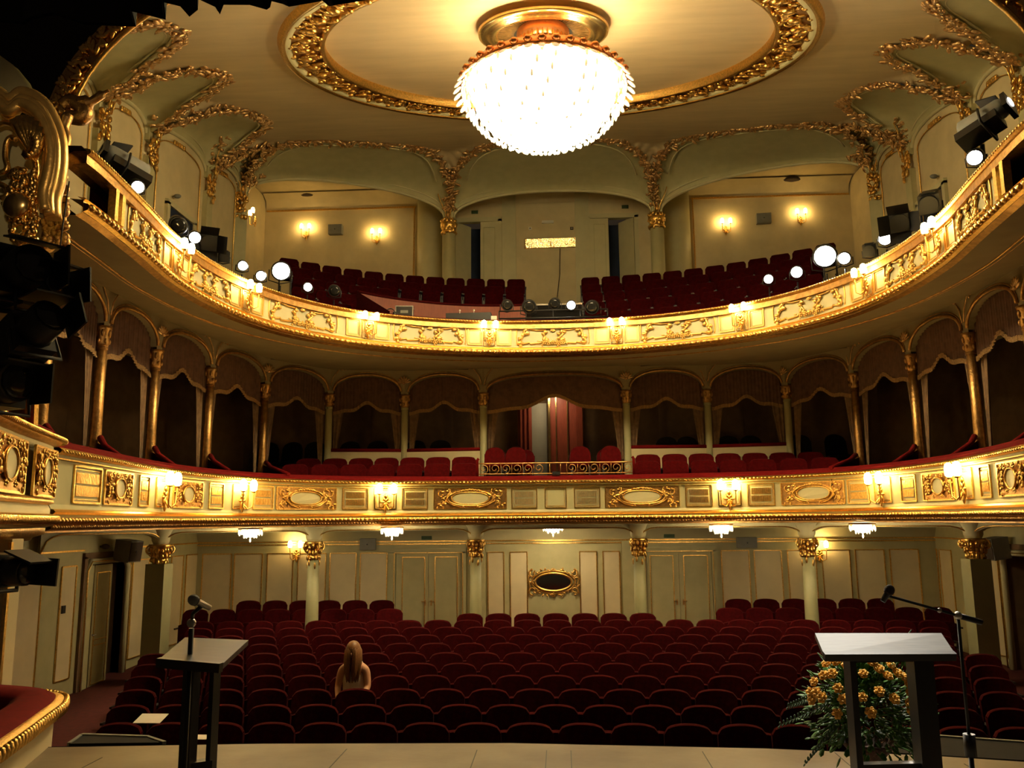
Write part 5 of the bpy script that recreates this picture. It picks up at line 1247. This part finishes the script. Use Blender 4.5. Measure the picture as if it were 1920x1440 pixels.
for L, r in (([(104, 300), (112, 330), (104, 360), (112, 385), (120, 400)], .07), ([(84, 380), (92, 410), (86, 450), (92, 470)], .05), ([(98, 350), (112, 372), (124, 388)], .05)): m.tube(cr([q_(x, y, 7.9) for x, y in L], 4), r, 7)
for _ in range(60): m.ell(q_(rnd.uniform(82, 124), rnd.uniform(330, 460), 7.75), (.06, .04, .04), 6, 4, Matrix.Rotation(rnd.uniform(0, 3), 3, 'Y'))
m.build('corner_volute', 'oldgold', pc)
m = MB(); m.tube(cr([at_y(x, y, 8.9) for x, y in ((118, 200), (135, 190), (150, 198), (160, 212), (150, 222), (128, 218))], 5), .09, 8); m.tube(cr([at_y(x, y, 8.9) for x, y in ((150, 195), (172, 190), (196, 174), (205, 170))], 5), [.09]*5+[.05]*5+[.02]*6, 8)
m.tube(cr([at_y(x, y, 8.6) for x, y in ((128, 215), (120, 240), (124, 262), (118, 290), (122, 300))], 4), .06, 8)
tag(m.build('corner_sculpture', 'oldgold'), 'dull gilded sculpted bracket where the left proscenium arch springs', 'sculpture')
m = MB(); L_ = [at_y(x, y, 8.0) for x, y in ((-70, 118), (0, 104), (25, 122), (48, 150), (62, 180), (68, 200), (-70, 200))]; ids = [m.P(p) for p in L_]; m.F(ids); ids = [m.P(p+V((0, .08, 0))) for p in L_]; m.F(ids[::-1])
tag(m.build('lunette_panel', 'sage'), 'curved sage panel above the gilded cartouche at the left edge', 'panel')
# gilt pilaster strips under the cartouche
m = MB()
for px, w in ((60, .06), (27, .04), (45, .10)):
    a, b = at_y(px-8, 800, 6.9), at_y(px+2, 440, 6.9); m.bar((a.x, 6.95, 2.45), (a.x*.4+b.x*.6, 6.95, 3.7), w, .08)
tag(m.build('proscenium_pilaster', 'gold'), 'gilded vertical strips behind the black lights at the left edge', 'pilaster')
# left stage box (middle tier) and right counterpart
for s in (-1, 1):
    BX = [(-5.18, 8.25), (-4.98, 8.0), (-4.72, 7.3), (-4.42, 6.5), (-4.05, 5.6), (-3.8, 4.9)] if s < 0 else [(5.16, 8.25), (5.2, 8.0), (5.1, 7.3), (4.95, 6.5), (4.75, 5.6), (4.6, 4.9)]
    P2 = cr(BX, 8)
    nn = []
    for i in range(len(P2)):
        t_ = (P2[min(i+1, len(P2)-1)]-P2[max(i-1, 0)]).normalized(); n_ = V((-t_.y, t_.x)); n_ = n_ if n_.x*s < 0 else -n_; nn.append(n_)
    def pl(m, prof): m.grid([[V((p.x+n.x*d, p.y+n.y*d, z)) for p, n in zip(P2, nn)] for d, z in prof])
    b = thing('stage_box', (0, 0, 0), 0, 'sage and gilt stage box parapet with red velvet rail at the %s edge, middle tier' % ('left' if s < 0 else 'right'), 'box front')
    m = MB(); pl(m, [(-.3, 2.42), (.0, 2.44), (.02, 2.34), (0, 2.32), (0, 1.80), (.03, 1.74), (.03, 1.62), (-.2, 1.45), (-.3, 1.4)]); m.build('parapet', 'sage_l', b)
    m = MB(); pl(m, [(.0, 2.36), (.07, 2.38), (.12, 2.42), (.08, 2.46), (0, 2.45)]); pl(m, [(0, 1.86), (.05, 1.84), (.06, 1.80), (0, 1.78)]); pl(m, [(.0, 1.70), (.08, 1.69), (.10, 1.64), (.07, 1.58), (0, 1.57)])
    for i in range(0, len(P2)):
        for f in (0, .5):
            q = P2[i].lerp(P2[min(i+1, len(P2)-1)], f)+nn[i]*.12; m.ell((q.x, q.y, 2.42), (.03, .03, .028), 6, 4); q = P2[i].lerp(P2[min(i+1, len(P2)-1)], f)+nn[i]*.10; m.ell((q.x, q.y, 1.64), (.035, .035, .045), 6, 4)
    pl(m, [(0, 1.56), (.0, 1.50), (-.10, 1.47), (-.12, 1.44)]); m.build('mouldings', 'gold', b)
    m = MB(); pl(m, [(.02, 2.45), (.0, 2.52), (-.12, 2.58), (-.35, 2.60), (-.36, 2.3)]); m.build('velvet_rail', 'rail', b)
    for i0, i1 in ((9, 17), (20, 30)):
        c = (P2[i0]+P2[i1])/2; n_ = nn[(i0+i1)//2]; w = (P2[i1]-P2[i0]).length
        m = MB(); m.T = Matrix.Translation((c.x+n_.x*.05, c.y+n_.y*.05, 2.08)) @ Matrix.Rotation(atan2(n_.x, -n_.y), 4, 'Z'); tall_cart(w, .44)(m); m.build('cartouche_panel', ['gold', 'oldgold', 'sage_l'], b)
# lower left stage box beside the pit
b = thing('pit_box', (0, 0, 0), 0, 'low cream parapet with gilded rim and red velvet top at the lower left', 'box front')
R_ = cr([(-5.6, 6.75), (-4.6, 6.72), (-3.95, 6.55), (-3.70, 6.28), (-3.52, 5.75), (-3.34, 5.15), (-3.1, 4.3)], 6)
nn = []
for i in range(len(R_)): t_ = (R_[min(i+1, len(R_)-1)]-R_[max(i-1, 0)]).normalized(); nn.append(V((-t_.y, t_.x)))
def pr2(m, prof): m.grid([[V((p.x+n.x*d, p.y+n.y*d, z)) for p, n in zip(R_, nn)] for d, z in prof])
m = MB(); pr2(m, [(0, .22), (-.01, -.5), (-.01, -1.6)]); pr2(m, [(-.30, .3), (-.30, -1.0)]); m.build('parapet', 'cream', b)
m = MB(); pr2(m, [(0, .20), (.05, .22), (.08, .26), (.05, .30), (0, .31)])
for i in range(0, len(R_)-1):
    for f in (0, .5): q = R_[i].lerp(R_[i+1], f)+nn[i]*.075; m.ell((q.x, q.y, .26), (.03, .03, .05), 6, 4)
m.build('gilded_rim', 'gold', b)
m = MB(); pr2(m, [(.0, .31), (-.06, .345), (-.22, .345), (-.30, .30), (-.31, .1)]); m.build('velvet_rail', 'rail', b)
m = MB(); m.slab([(-5.6, 6.5), (-4.0, 6.2), (-3.6, 5.3), (-3.4, 4.3), (-5.6, 4.3)], -.30, -.25); m.build('box_floor', 'darkfloor', b)
# cream jamb strip at the very left, stalls level
m = MB(); a = at_y(-60, 1000, 6.6); c = at_y(28, 1000, 6.9); m.box(((a.x+c.x)/2-.1, 6.95, .45), (c.x-a.x+.2, .15, 2.05)); m.m = 1; m.bar((c.x+.0, 6.86, -.55), (c.x, 6.86, 1.45), .03, .03); m.bar((a.x, 6.86, .02), (c.x, 6.86, .10), .04, .03)
tag(m.build('wall_jamb', ['cream', 'gold']), kind='structure')
# ---- hanging black lanterns at the left edge
bp = thing('lighting_boom', (-3.85, 4.95, 0), 0, 'vertical black lighting pole at the left edge of the stage', 'lighting pole')
m = MB(); m.tube([(0, 0, 0.02), (0, 0, 3.3)], .024, 8); m.build('pole', 'black', bp); m = MB(); m.lathe([(.3, 0), (.3, .03), (.04, .06)], n=16); m.build('base', 'black', bp)
for px, py, Y, r, L, rx, rz, nm in ((40, 510, 5.0, .17, .5, -.1, 1.0, 'topmost black lantern on the left pole'), (70, 540, 5.1, .15, .5, -.1, 1.3, 'black lantern with round front, second down on the left pole'), (60, 625, 4.9, .14, .6, -.45, 1.1, 'long black lantern tilted down, third on the left pole'), (10, 718, 5.0, .16, .35, 0, 1.2, 'round black lantern low on the left pole'), (8, 1070, 4.8, .10, .45, .05, 1.4, 'black box lantern at stalls height on the left edge')):
    l = at_y(px, py, Y); o = thing('stage_lantern', l, 0, nm, 'stage light', 'black lanterns at the left edge'); o.rotation_euler = (rx, 0, rz)
    m = MB(); m.box((0, L*.35, 0), (r*1.7, L*.8, r*1.9)); m.tube([(0, L*.1, 0), (0, -L*.35, 0)], [r*.9, r*.8], 14); m.build('housing', 'black', o)
    m = MB(); m.box((0, -L*.36, r*.9), (r*1.8, .2, .012), Matrix.Rotation(.3, 3, 'X')); m.box((r*.9, -L*.42, 0), (.012, .2, r*1.6)); m.build('barn_door', 'black', o)
    m = MB(); m.tube([(-r, 0, 0), (-r*1.1, 0, -r*1.2), (r*1.1, 0, -r*1.2), (r, 0, 0)], .014, 6); m.build('yoke', 'black', o)
    m = MB(); m.ell((0, -L*.36, 0), (r*.7, .012, r*.7), 10, 5); m.build('lens', 'lensoff', o)
    if l.z < 3.4:
        bpy.context.view_layer.update(); q = o.matrix_world.inverted() @ V((-3.85, 4.95, l.z-.15)); m = MB(); m.tube([(0, 0, -r*1.2), q], .016, 6); m.build('bracket_arm', 'black', o)
m = MB(); pts = [at_y(x, y, 5.4) for x, y in ((130, 340), (118, 420), (108, 500))]; m.tube(pts, .006, 4); tag(m.build('hanging_wire', 'grey'), 'thin pale wire hanging down from the left end of the upper balcony', 'wire')
# ---- black top border cloth
m = MB(); rg = [(-40, 34), (30, 30), (60, 34), (110, 33), (150, 36), (243, 36), (250, 24), (262, 26), (298, 22), (303, 27), (312, 10), (335, 8), (343, 15), (368, 14), (374, 3), (398, 4), (402, 12), (420, 10), (470, 12), (492, 4), (500, 2), (512, 7), (528, 5), (533, -4), (600, -4), (603, 4), (614, 4), (618, -6), (760, -12), (1960, -14)]
rg = [at_y(x, y, 3.0) for x, y in rg]; wob = lambda i: V((0, .04*sin(i*1.7), 0))
m.grid([[p+wob(i) for i, p in enumerate(rg)], [V((p.x, 3.0, 4.6))+wob(i) for i, p in enumerate(rg)]], smooth=False); m.grid([[p+wob(i)+V((0, .02, 0)) for i, p in enumerate(rg)], [V((p.x, 3.02, 4.6))+wob(i) for i, p in enumerate(rg)]], smooth=False)
tag(m.build('stage_border', 'blackcloth'), 'ragged black border cloth hanging across the top left', 'curtain')

# ================================================================== LECTERNS, MICROPHONES, FLOWERS
def lectern(corners, label, legs, H):
    c = [V(p) for p in corners]; ctr = sum(c, V((0, 0, 0)))/4; o = thing('lectern', (ctr.x, ctr.y, 0), 0, label, 'lectern'); L = [p-V((ctr.x, ctr.y, 0)) for p in c]
    n = (L[1]-L[0]).cross(L[3]-L[0]).normalized(); n = n if n.z > 0 else -n
    m = MB(); a = [m.P(p) for p in L]; b_ = [m.P(p-n*.022) for p in L]; m.F(a); m.F(b_[::-1])
    for i in range(4): k = (i+1) % 4; m.F((a[i], b_[i], b_[k], a[k]))
    m.build('top_board', 'topwood', o)
    m = MB(); a, b2 = L[0], L[1]; m.bar(a-n*.01, b2-n*.01, .03, .035, up=n); m.build('front_lip', 'blackwood', o)
    tops = []
    for (p, w, d, rz) in legs:
        q = V(p)-V((ctr.x, ctr.y, 0)); m = MB(); zt = ctr.z-.03; m.box((q.x, q.y, zt/2), (w, d, zt), Matrix.Rotation(rz, 3, 'Z')); m.build('leg', 'blackwood', o); tops.append(q)
    m = MB(); m.bar((tops[0].x, tops[0].y, H), (tops[1].x, tops[1].y, H), .05, .03); m.build('crossbar', 'blackwood', o); m = MB(); m.bar((tops[0].x, tops[0].y, ctr.z-.06), (tops[1].x, tops[1].y, ctr.z-.06), .07, .05); m.build('top_rail', 'blackwood', o)
    m = MB(); 
    for q in tops: m.box((q.x, q.y, .02), (.12, .34, .04))
    m.build('foot', 'blackwood', o)
    return o
zf, zn = 1.04, .971
lectern([at_z(1545, 1227, zn), at_z(1791, 1226, zn), at_z(1765, 1187, zf), at_z(1528, 1187, zf)], 'black lectern with pale shining top, at the right in front of the roses',
        [((lambda p: (p.x, p.y, 0))(at_y(1597, 1300, 4.18)), .028, .10, .0), ((lambda p: (p.x, p.y, 0))(at_y(1729, 1300, 4.22)), .09, .10, 0)], .45)
lectern([at_z(297, 1237, 1.075), at_z(415, 1247, 1.06), at_z(466, 1200, 1.08), at_z(347, 1195, 1.09)], 'black lectern with worn slanted top, at the left of the stage',
        [((lambda p: (p.x, p.y, 0))(at_y(358, 1300, 3.5)), .05, .05, -.2), ((lambda p: (p.x, p.y, 0))(at_y(402, 1300, 3.55)), .02, .05, -.2)], .62)
def mic(m, a, b, r):
    a = V(a); b = V(b); d = b-a; m.m = 0; m.tube([a.lerp(b, .28), a.lerp(b, .34), b], [r*.95, r*.62, r*.5], 12); m.m = 1; m.ell(a.lerp(b, .12), (r, r, r*1.1), 12, 8, d.to_track_quat('Z', 'Y').to_matrix()); m.m = 0
a, b_ = at_y(359, 1123, 3.3), at_y(394, 1140, 3.36)
o = thing('microphone', b_, 0, 'grey hand microphone pointing up left above the left lectern', 'microphone'); m = MB(); mic(m, a-b_, (0, 0, 0), .022); m.build('body', ['metal', 'grey'], o)
g1 = at_y(377, 1132, 3.33); g2 = at_y(362, 1150, 3.36); g3_ = at_y(359, 1178, 3.4)
o = thing('microphone_stand', (g3_.x, g3_.y, 0), 0, 'short dark microphone stand behind the left lectern', 'stand'); B0 = V((g3_.x, g3_.y, 0))
m = MB(); m.tube([g1-B0-V((0, 0, .012)), g2-B0, g3_-B0+V((0, 0, .02))], .008, 6); m.build('gooseneck', 'black', o); m = MB(); m.tube([(0, 0, .02), g3_-B0], .011, 8); m.build('pole', 'black', o)
m = MB(); m.ell(at_y(359, 1168, 3.38)-B0, (.02, .018, .018)); m.build('clamp', 'metal', o); m = MB(); m.lathe([(.12, 0), (.12, .015), (.02, .03)], n=20); m.build('base', 'black', o)
a, b_ = at_y(1669, 1104, 3.4), at_y(1655, 1128, 3.4)
o = thing('microphone', b_, 0, 'dark microphone with rounded grille on the long boom at right', 'microphone'); m = MB(); mic(m, a-b_, (0, 0, 0), .020); m.build('body', ['black', 'brown'], o)
p1, p2, piv = at_y(1665, 1117, 3.42), at_y(1841, 1167, 3.42), at_y(1796, 1154, 3.42)
o = thing('microphone_stand', (piv.x, piv.y, 0), 0, 'tall black boom microphone stand at the right beside the lectern', 'stand'); B0 = V((piv.x, piv.y, 0))
m = MB(); m.tube([p1-B0, p2-B0], .006, 6); m.tube([p2-B0+(p1-p2).normalized()*.10, p2-B0], .011, 8); m.build('boom', 'black', o)
m = MB(); m.ell(piv-B0, (.016, .02, .016)); m.ell(p1.lerp(p2, .55)-B0, (.01, .01, .01)); m.build('clutch', 'metal', o)
m = MB(); m.tube([(0, 0, .02), (0, 0, .75)], .010, 8); m.tube([(0, 0, .75), (0, 0, piv.z)], .0065, 8); m.build('pole', 'black', o); m = MB(); m.lathe([(.14, 0), (.14, .015), (.02, .04)], n=20); m.lathe([(.022, .70), (.022, .78)], n=10); m.build('base', 'black', o)
# flower basket
FY = 4.85; bc = at_y(1622, 1320, FY); BC = V((bc.x, FY, 0))
bk = thing('wicker_basket', BC, 0, 'tall dark wicker basket stand holding the rose arrangement behind the right lectern', 'basket')
m = MB(); m.lathe([(.17, 0), (.14, .03), (.075, .13), (.05, .20), (.05, .28), (.10, .34), (.15, .40), (.14, .40), (.10, .35)], n=18)
for k in range(18): a = 2*pi*k/18; m.tube([(.052*cos(a), .052*sin(a), .20), (.09*cos(a), .09*sin(a), .15), (.13*cos(a), .13*sin(a), .10)], .004, 4)
m.build('body', 'wicker', bk); m = MB(); m.tube([(.15*cos(k*pi/14), 0, .40+.36*sin(k*pi/14)) for k in range(15)], .010, 6); m.build('handle', 'wicker', bk)
ro = thing('rose_arrangement', BC+V((0, 0, .47)), 0, 'leafy greenery of the rose arrangement in the wicker basket', 'foliage')
m = MB(); rnd = random.Random(12)
def lf3(m, p, d, L, W): 
    R = V(d).to_track_quat('X', 'Z').to_matrix(); m.ell(V(p)+V(d).normalized()*L*.5, (L*.5, W*.5, .003), 6, 4, R)
for _ in range(1500):
    th = rnd.uniform(0, 2*pi); ph = rnd.uniform(-.7, 1.5); r = rnd.uniform(.10, .245); c = V((cos(th)*cos(ph)*1.12, sin(th)*cos(ph)*.85, sin(ph)*1.15)); p = c*r+V((0, 0, .06)); lf3(m, p, c+V((rnd.uniform(-.7, .7), rnd.uniform(-.7, .7), rnd.uniform(-.7, .4))), rnd.uniform(.03, .06), rnd.uniform(.016, .03))
tag(m.build('leaves', 'leaf', ro), kind='stuff')
m = MB()
for (x0, z0, x1, z1) in ((-.15, .12, -.40, .02), (-.12, .05, -.30, -.14), (.12, .05, .22, -.14), (.1, .3, .2, .42), (-.18, .16, -.36, .10)):
    for j in range(16):
        f = j/15; p = V((x0+(x1-x0)*f, -.06, z0+(z1-z0)*f)); 
        for s in (-1, 1): lf3(m, p, (s*.3+(x1-x0)*1.5, -.2, s*.8), .035*(1.1-f*.6), .010)
    m.tube([(x0, -.05, z0), (x1, -.06, z1)], .002, 4)
for _ in range(40): th = rnd.uniform(0, 6.28); m.tube([(0, 0, .02), (cos(th)*.1, sin(th)*.1, .18), (cos(th)*.2, sin(th)*.16, rnd.uniform(.1, .35))], .0025, 4)
m.build('fern_sprays', 'leafd', ro)
def rose_mesh(seed):
    rn = random.Random(seed); m = MB(); m.ell((0, 0, 0), (.010, .010, .012), 8, 6)
    for ring_, (rr, n, tz) in enumerate(((.010, 4, .004), (.016, 5, .0), (.020, 6, -.005))):
        for k in range(n):
            a = 2*pi*k/n+ring_*.6+rn.uniform(-.2, .2); R = Matrix.Rotation(a, 3, 'Z') @ Matrix.Rotation(.35+.3*ring_, 3, 'Y'); m.ell((cos(a)*rr, sin(a)*rr, tz), (.0045, .012, .014), 6, 5, R)
    return m
rosedat = [rose_mesh(k).data('rose', 'rose') for k in range(3)]
rp_ = [(1549, 1244), (1567, 1240), (1588, 1247), (1636, 1241), (1671, 1247), (1544, 1266), (1560, 1263), (1526, 1278), (1571, 1290), (1531, 1298), (1540, 1307), (1522, 1313), (1581, 1311), (1520, 1298), (1619, 1263), (1665, 1267), (1693, 1268), (1705, 1284), (1706, 1300), (1649, 1296), (1677, 1310), (1617, 1307), (1570, 1338), (1633, 1336), (1706, 1320), (1707, 1332), (1649, 1254), (1684, 1262)]
for i, (px, py) in enumerate(rp_):
    x = at_y(px, py, FY); dx, dz = x.x-BC.x, x.z-.53; dep = .28*sqrt(max(.05, 1-(dx/.36)**2-(dz/.38)**2)); p = at_y(px, py, FY-dep)
    o = bpy.data.objects.new('rose', rosedat[i % 3]); col.objects.link(o); o.location = p; d = (p-(BC+V((0, .08, .50)))); o.rotation_euler = d.to_track_quat('Z', 'Y').to_euler(); sc = .88+.2*((i*37) % 7)/7; o.scale = (sc,)*3
    colw = 'left' if px < 1590 else 'middle' if px < 1660 else 'right'; roww = 'top' if py < 1256 else 'upper' if py < 1280 else 'middle' if py < 1305 else 'low'
    grp = [q for q in rp_ if ('left' if q[0] < 1590 else 'middle' if q[0] < 1660 else 'right') == colw and ('top' if q[1] < 1256 else 'upper' if q[1] < 1280 else 'middle' if q[1] < 1305 else 'low') == roww]; grp.sort(); j = grp.index((px, py))
    tag(o, 'yellow-orange rose, %s in the %s zone of the %s third' % (nth(j+1), roww, colw), 'rose', 'roses in the basket')
# papers and seat extras
for px, py, sz, k, nm in ((283, 1347, (.30, .21), 0, 'white sheet of paper lying on a front row seat at the left'), (378, 1382, (.14, .10), 0, 'small white paper slip between the front seats behind the left lectern')):
    l = at_y(px, py, 9.30); tag((lambda mm: (mm.box((0, 0, 0), (sz[0], sz[1], .004), Matrix.Rotation(.25, 3, 'X')), mm.build('paper_sheet', 'paper', None, tuple(l)))[1])(MB()), nm, 'paper')

# ================================================================== PERSON
PX, PY, PZ = PERSON_SEAT; PY -= .05
hx = at_y(663, 1210, PY-.25)
seatz = PZ+.47
def skin_body(name, pts, edges, rad, mt, parent, levels=2):
    me = bpy.data.meshes.new(name); me.from_pydata([tuple(p) for p in pts], edges, []); ob = bpy.data.objects.new(name, me); col.objects.link(ob)
    sk = ob.modifiers.new('skin', 'SKIN'); sk.use_smooth_shade = True
    for v, r in zip(me.skin_vertices[0].data, rad): v.radius = (r, r) if not isinstance(r, tuple) else r
    me.skin_vertices[0].data[0].use_root = True
    sb = ob.modifiers.new('sub', 'SUBSURF'); sb.levels = levels; sb.render_levels = levels
    me.materials.append(M[mt]); ob.parent = parent; return ob
per = thing('person', (hx.x, PY, PZ), 0, 'person with long reddish-blond hair in a white sleeveless top, bent forward in a stalls seat', 'person')
h = hx.z-PZ     # top of the head above the seat foot
S_ = h-.13
P_ = [(0, -.12, .52), (0, -.13, .66), (0, -.16, .80), (0, -.20, S_-.14), (0, -.23, S_-.02),       # pelvis .. neck
      (-.10, -.20, S_-.17), (-.17, -.20, S_-.20), (-.21, -.22, S_-.42), (-.16, -.40, S_-.52), (-.09, -.48, S_-.55),
      (.10, -.20, S_-.17), (.17, -.20, S_-.20), (.20, -.23, S_-.42), (.15, -.40, S_-.53), (.07, -.48, S_-.55),
      (-.10, -.14, .50), (-.11, -.50, .52), (-.11, -.50, .12), (-.11, -.60, .05), (.10, -.14, .50), (.11, -.50, .52), (.11, -.50, .12), (.11, -.60, .05)]
E_ = [(0, 1), (1, 2), (2, 3), (3, 4), (3, 5), (5, 6), (6, 7), (7, 8), (8, 9), (3, 10), (10, 11), (11, 12), (12, 13), (13, 14), (0, 15), (15, 16), (16, 17), (17, 18), (0, 19), (19, 20), (20, 21), (21, 22)]
rd = [(.15, .12), (.135, .10), (.14, .10), (.12, .09), .05, .075, .062, .047, .036, .028, .075, .062, .047, .036, .028, .09, .075, .05, .04, .09, .075, .05, .04]
skin_body('body', P_, E_, rd, 'skin', per)
m = MB(); m.ell((0, -.27, S_+.06), (.078, .095, .115), 14, 12, Matrix.Rotation(.45, 3, 'X')); m.ell((0, -.365, S_+.03), (.012, .018, .022), 8, 6); m.ell((0, -.345, S_-.015), (.022, .010, .006), 8, 5)
for s in (-1, 1): m.ell((s*.03, -.352, S_+.055), (.012, .008, .006), 8, 5); m.ell((s*.078, -.27, S_+.05), (.012, .02, .028), 8, 6)
m.build('head', 'skin', per)
for s in (-1, 1):
    for k, (dx, L) in enumerate(((-.024, .055), (-.008, .065), (.008, .062), (.022, .050))):
        b0 = V((s*.08+dx, -.50, S_-.56)); skin_body('finger', [b0, b0+V((0, -L*.6, -.012)), b0+V((0, -L*.8, -.04))], [(0, 1), (1, 2)], [.009, .008, .007], 'skin', per, 1)
    b0 = V((s*.08-s*.03, -.49, S_-.55)); skin_body('thumb', [b0, b0+V((-s*.02, -.03, -.005)), b0+V((-s*.022, -.05, -.02))], [(0, 1), (1, 2)], [.010, .009, .008], 'skin', per, 1)
m = MB(); rows = []
for j in range(9):
    v = j/8; z = (S_-.16)*(1-v)+.50*v; yy = -.20*(1-v)-.12*v; rx = .155 if j > 1 else .10+.03*j; ry = .115
    rows.append([V((rx*cos(a), yy+ry*sin(a), z+(.05*cos(2*a) if j == 0 else 0))) for a in [2*pi*k/20 for k in range(20)]])
m.grid(rows, close=True)
for s in (-1, 1): m.tube([(s*.09, -.30, S_-.18), (s*.085, -.26, S_-.10), (s*.09, -.16, S_-.10), (s*.09, -.10, S_-.18)], .018, 6)
m.build('sleeveless_top', 'top', per)
m = MB(); m.tube([(0, -.12, .52), (-.11, -.50, .53), (-.11, -.50, .14)], [.12, .09, .07], 12); m.tube([(0, -.12, .52), (.11, -.50, .53), (.11, -.50, .14)], [.12, .09, .07], 12); m.build('trousers', 'jeans', per)
m = MB(); m.ell((0, -.255, S_+.08), (.098, .115, .115), 16, 10, Matrix.Rotation(.3, 3, 'X'))
for k in range(46):
    a = -2.6+5.2*k/45; x = .092*sin(a); y = -.255-.10*cos(a); 
    if abs(a) < .35: x += .02*(1 if a > 0 else -1)
    zb = S_-.28+.06*sin(k*2.3)+(.05 if abs(a) > 1.6 else 0)
    m.tube([(x*.6, -.255+(y+.255)*.6, S_+.15), (x*1.05, y, S_+.06), (x*1.15, y-.01, S_-.06), (x*1.0+.01*sin(k), y-.015, (S_+zb)/2-.06), (x*.7+.012*sin(k*1.3), y-.02, zb)], [.018, .022, .02, .016, .006], 6)
m.build('hair', 'hair', per)

# ================================================================== LIGHTS
def light(kind, name, loc, energy, color, size=.1, tgt=None, spot_=None, blend=.4):
    d = bpy.data.lights.new(name, kind); d.energy = energy; d.color = color
    if kind in ('POINT', 'SPOT'): d.shadow_soft_size = size
    if kind == 'SPOT': d.spot_size = spot_; d.spot_blend = blend
    if kind == 'AREA': d.size = size
    o = bpy.data.objects.new(name, d); col.objects.link(o); o.location = loc
    if tgt is not None: o.rotation_euler = (V(tgt)-V(loc)).to_track_quat('-Z', 'Y').to_euler()
    return o
W_ = (1.0, .93, .80)
for (px, py, Y, e) in ((527, 508, 14.7, 900), (1547, 480, 14.7, 1500), (391, 455, 12.6, 350), (1687, 418, 12.45, 500)):
    l = at_y(px, py, Y); light('SPOT', 'spotlight_beam', l, e*.6, W_, .10, (1.7, 4.5, .7), math.radians(13))
# stage working lights above and behind the camera
light('SPOT', 'stage_work_light', (2.4, 6.5, 7.5), 1500, (1.0, .95, .82), .25, (1.4, 4.4, .8), math.radians(17), .6)
light('SPOT', 'stage_work_light', (.2, 4.6, 6.8), 38, (1.0, .85, .58), .25, (-.2, 5.9, 0), math.radians(44), .8)
light('SPOT', 'stage_side_light', (-1.2, .5, 4.8), 200, (1.0, .72, .40), .2, (-4.9, 7.4, 5.0), math.radians(22), .8)
light('AREA', 'centre_box_fill_light', (-.1, 19.6, 4.7), 6, (1, .75, .45), .4, (-.1, 20.3, 3.2))  # unseen fill added inside the centre box to brighten the screen and door
w = bpy.data.worlds.new('world'); bpy.context.scene.world = w; ro.scale = (1.2, 1.2, 1.2); w.use_nodes = True
w.node_tree.nodes['Background'].inputs[0].default_value = (.9, .6, .35, 1); w.node_tree.nodes['Background'].inputs[1].default_value = .012
sc = bpy.context.scene
sc.view_settings.view_transform = 'Standard'; sc.view_settings.look = 'None'; sc.view_settings.gamma = 1; sc.view_settings.use_curve_mapping = False
sc.view_settings.exposure = 1.0
sc.cycles.use_denoising = True
sc.cycles.sample_clamp_indirect = 5
sc.cycles.max_bounces = 6
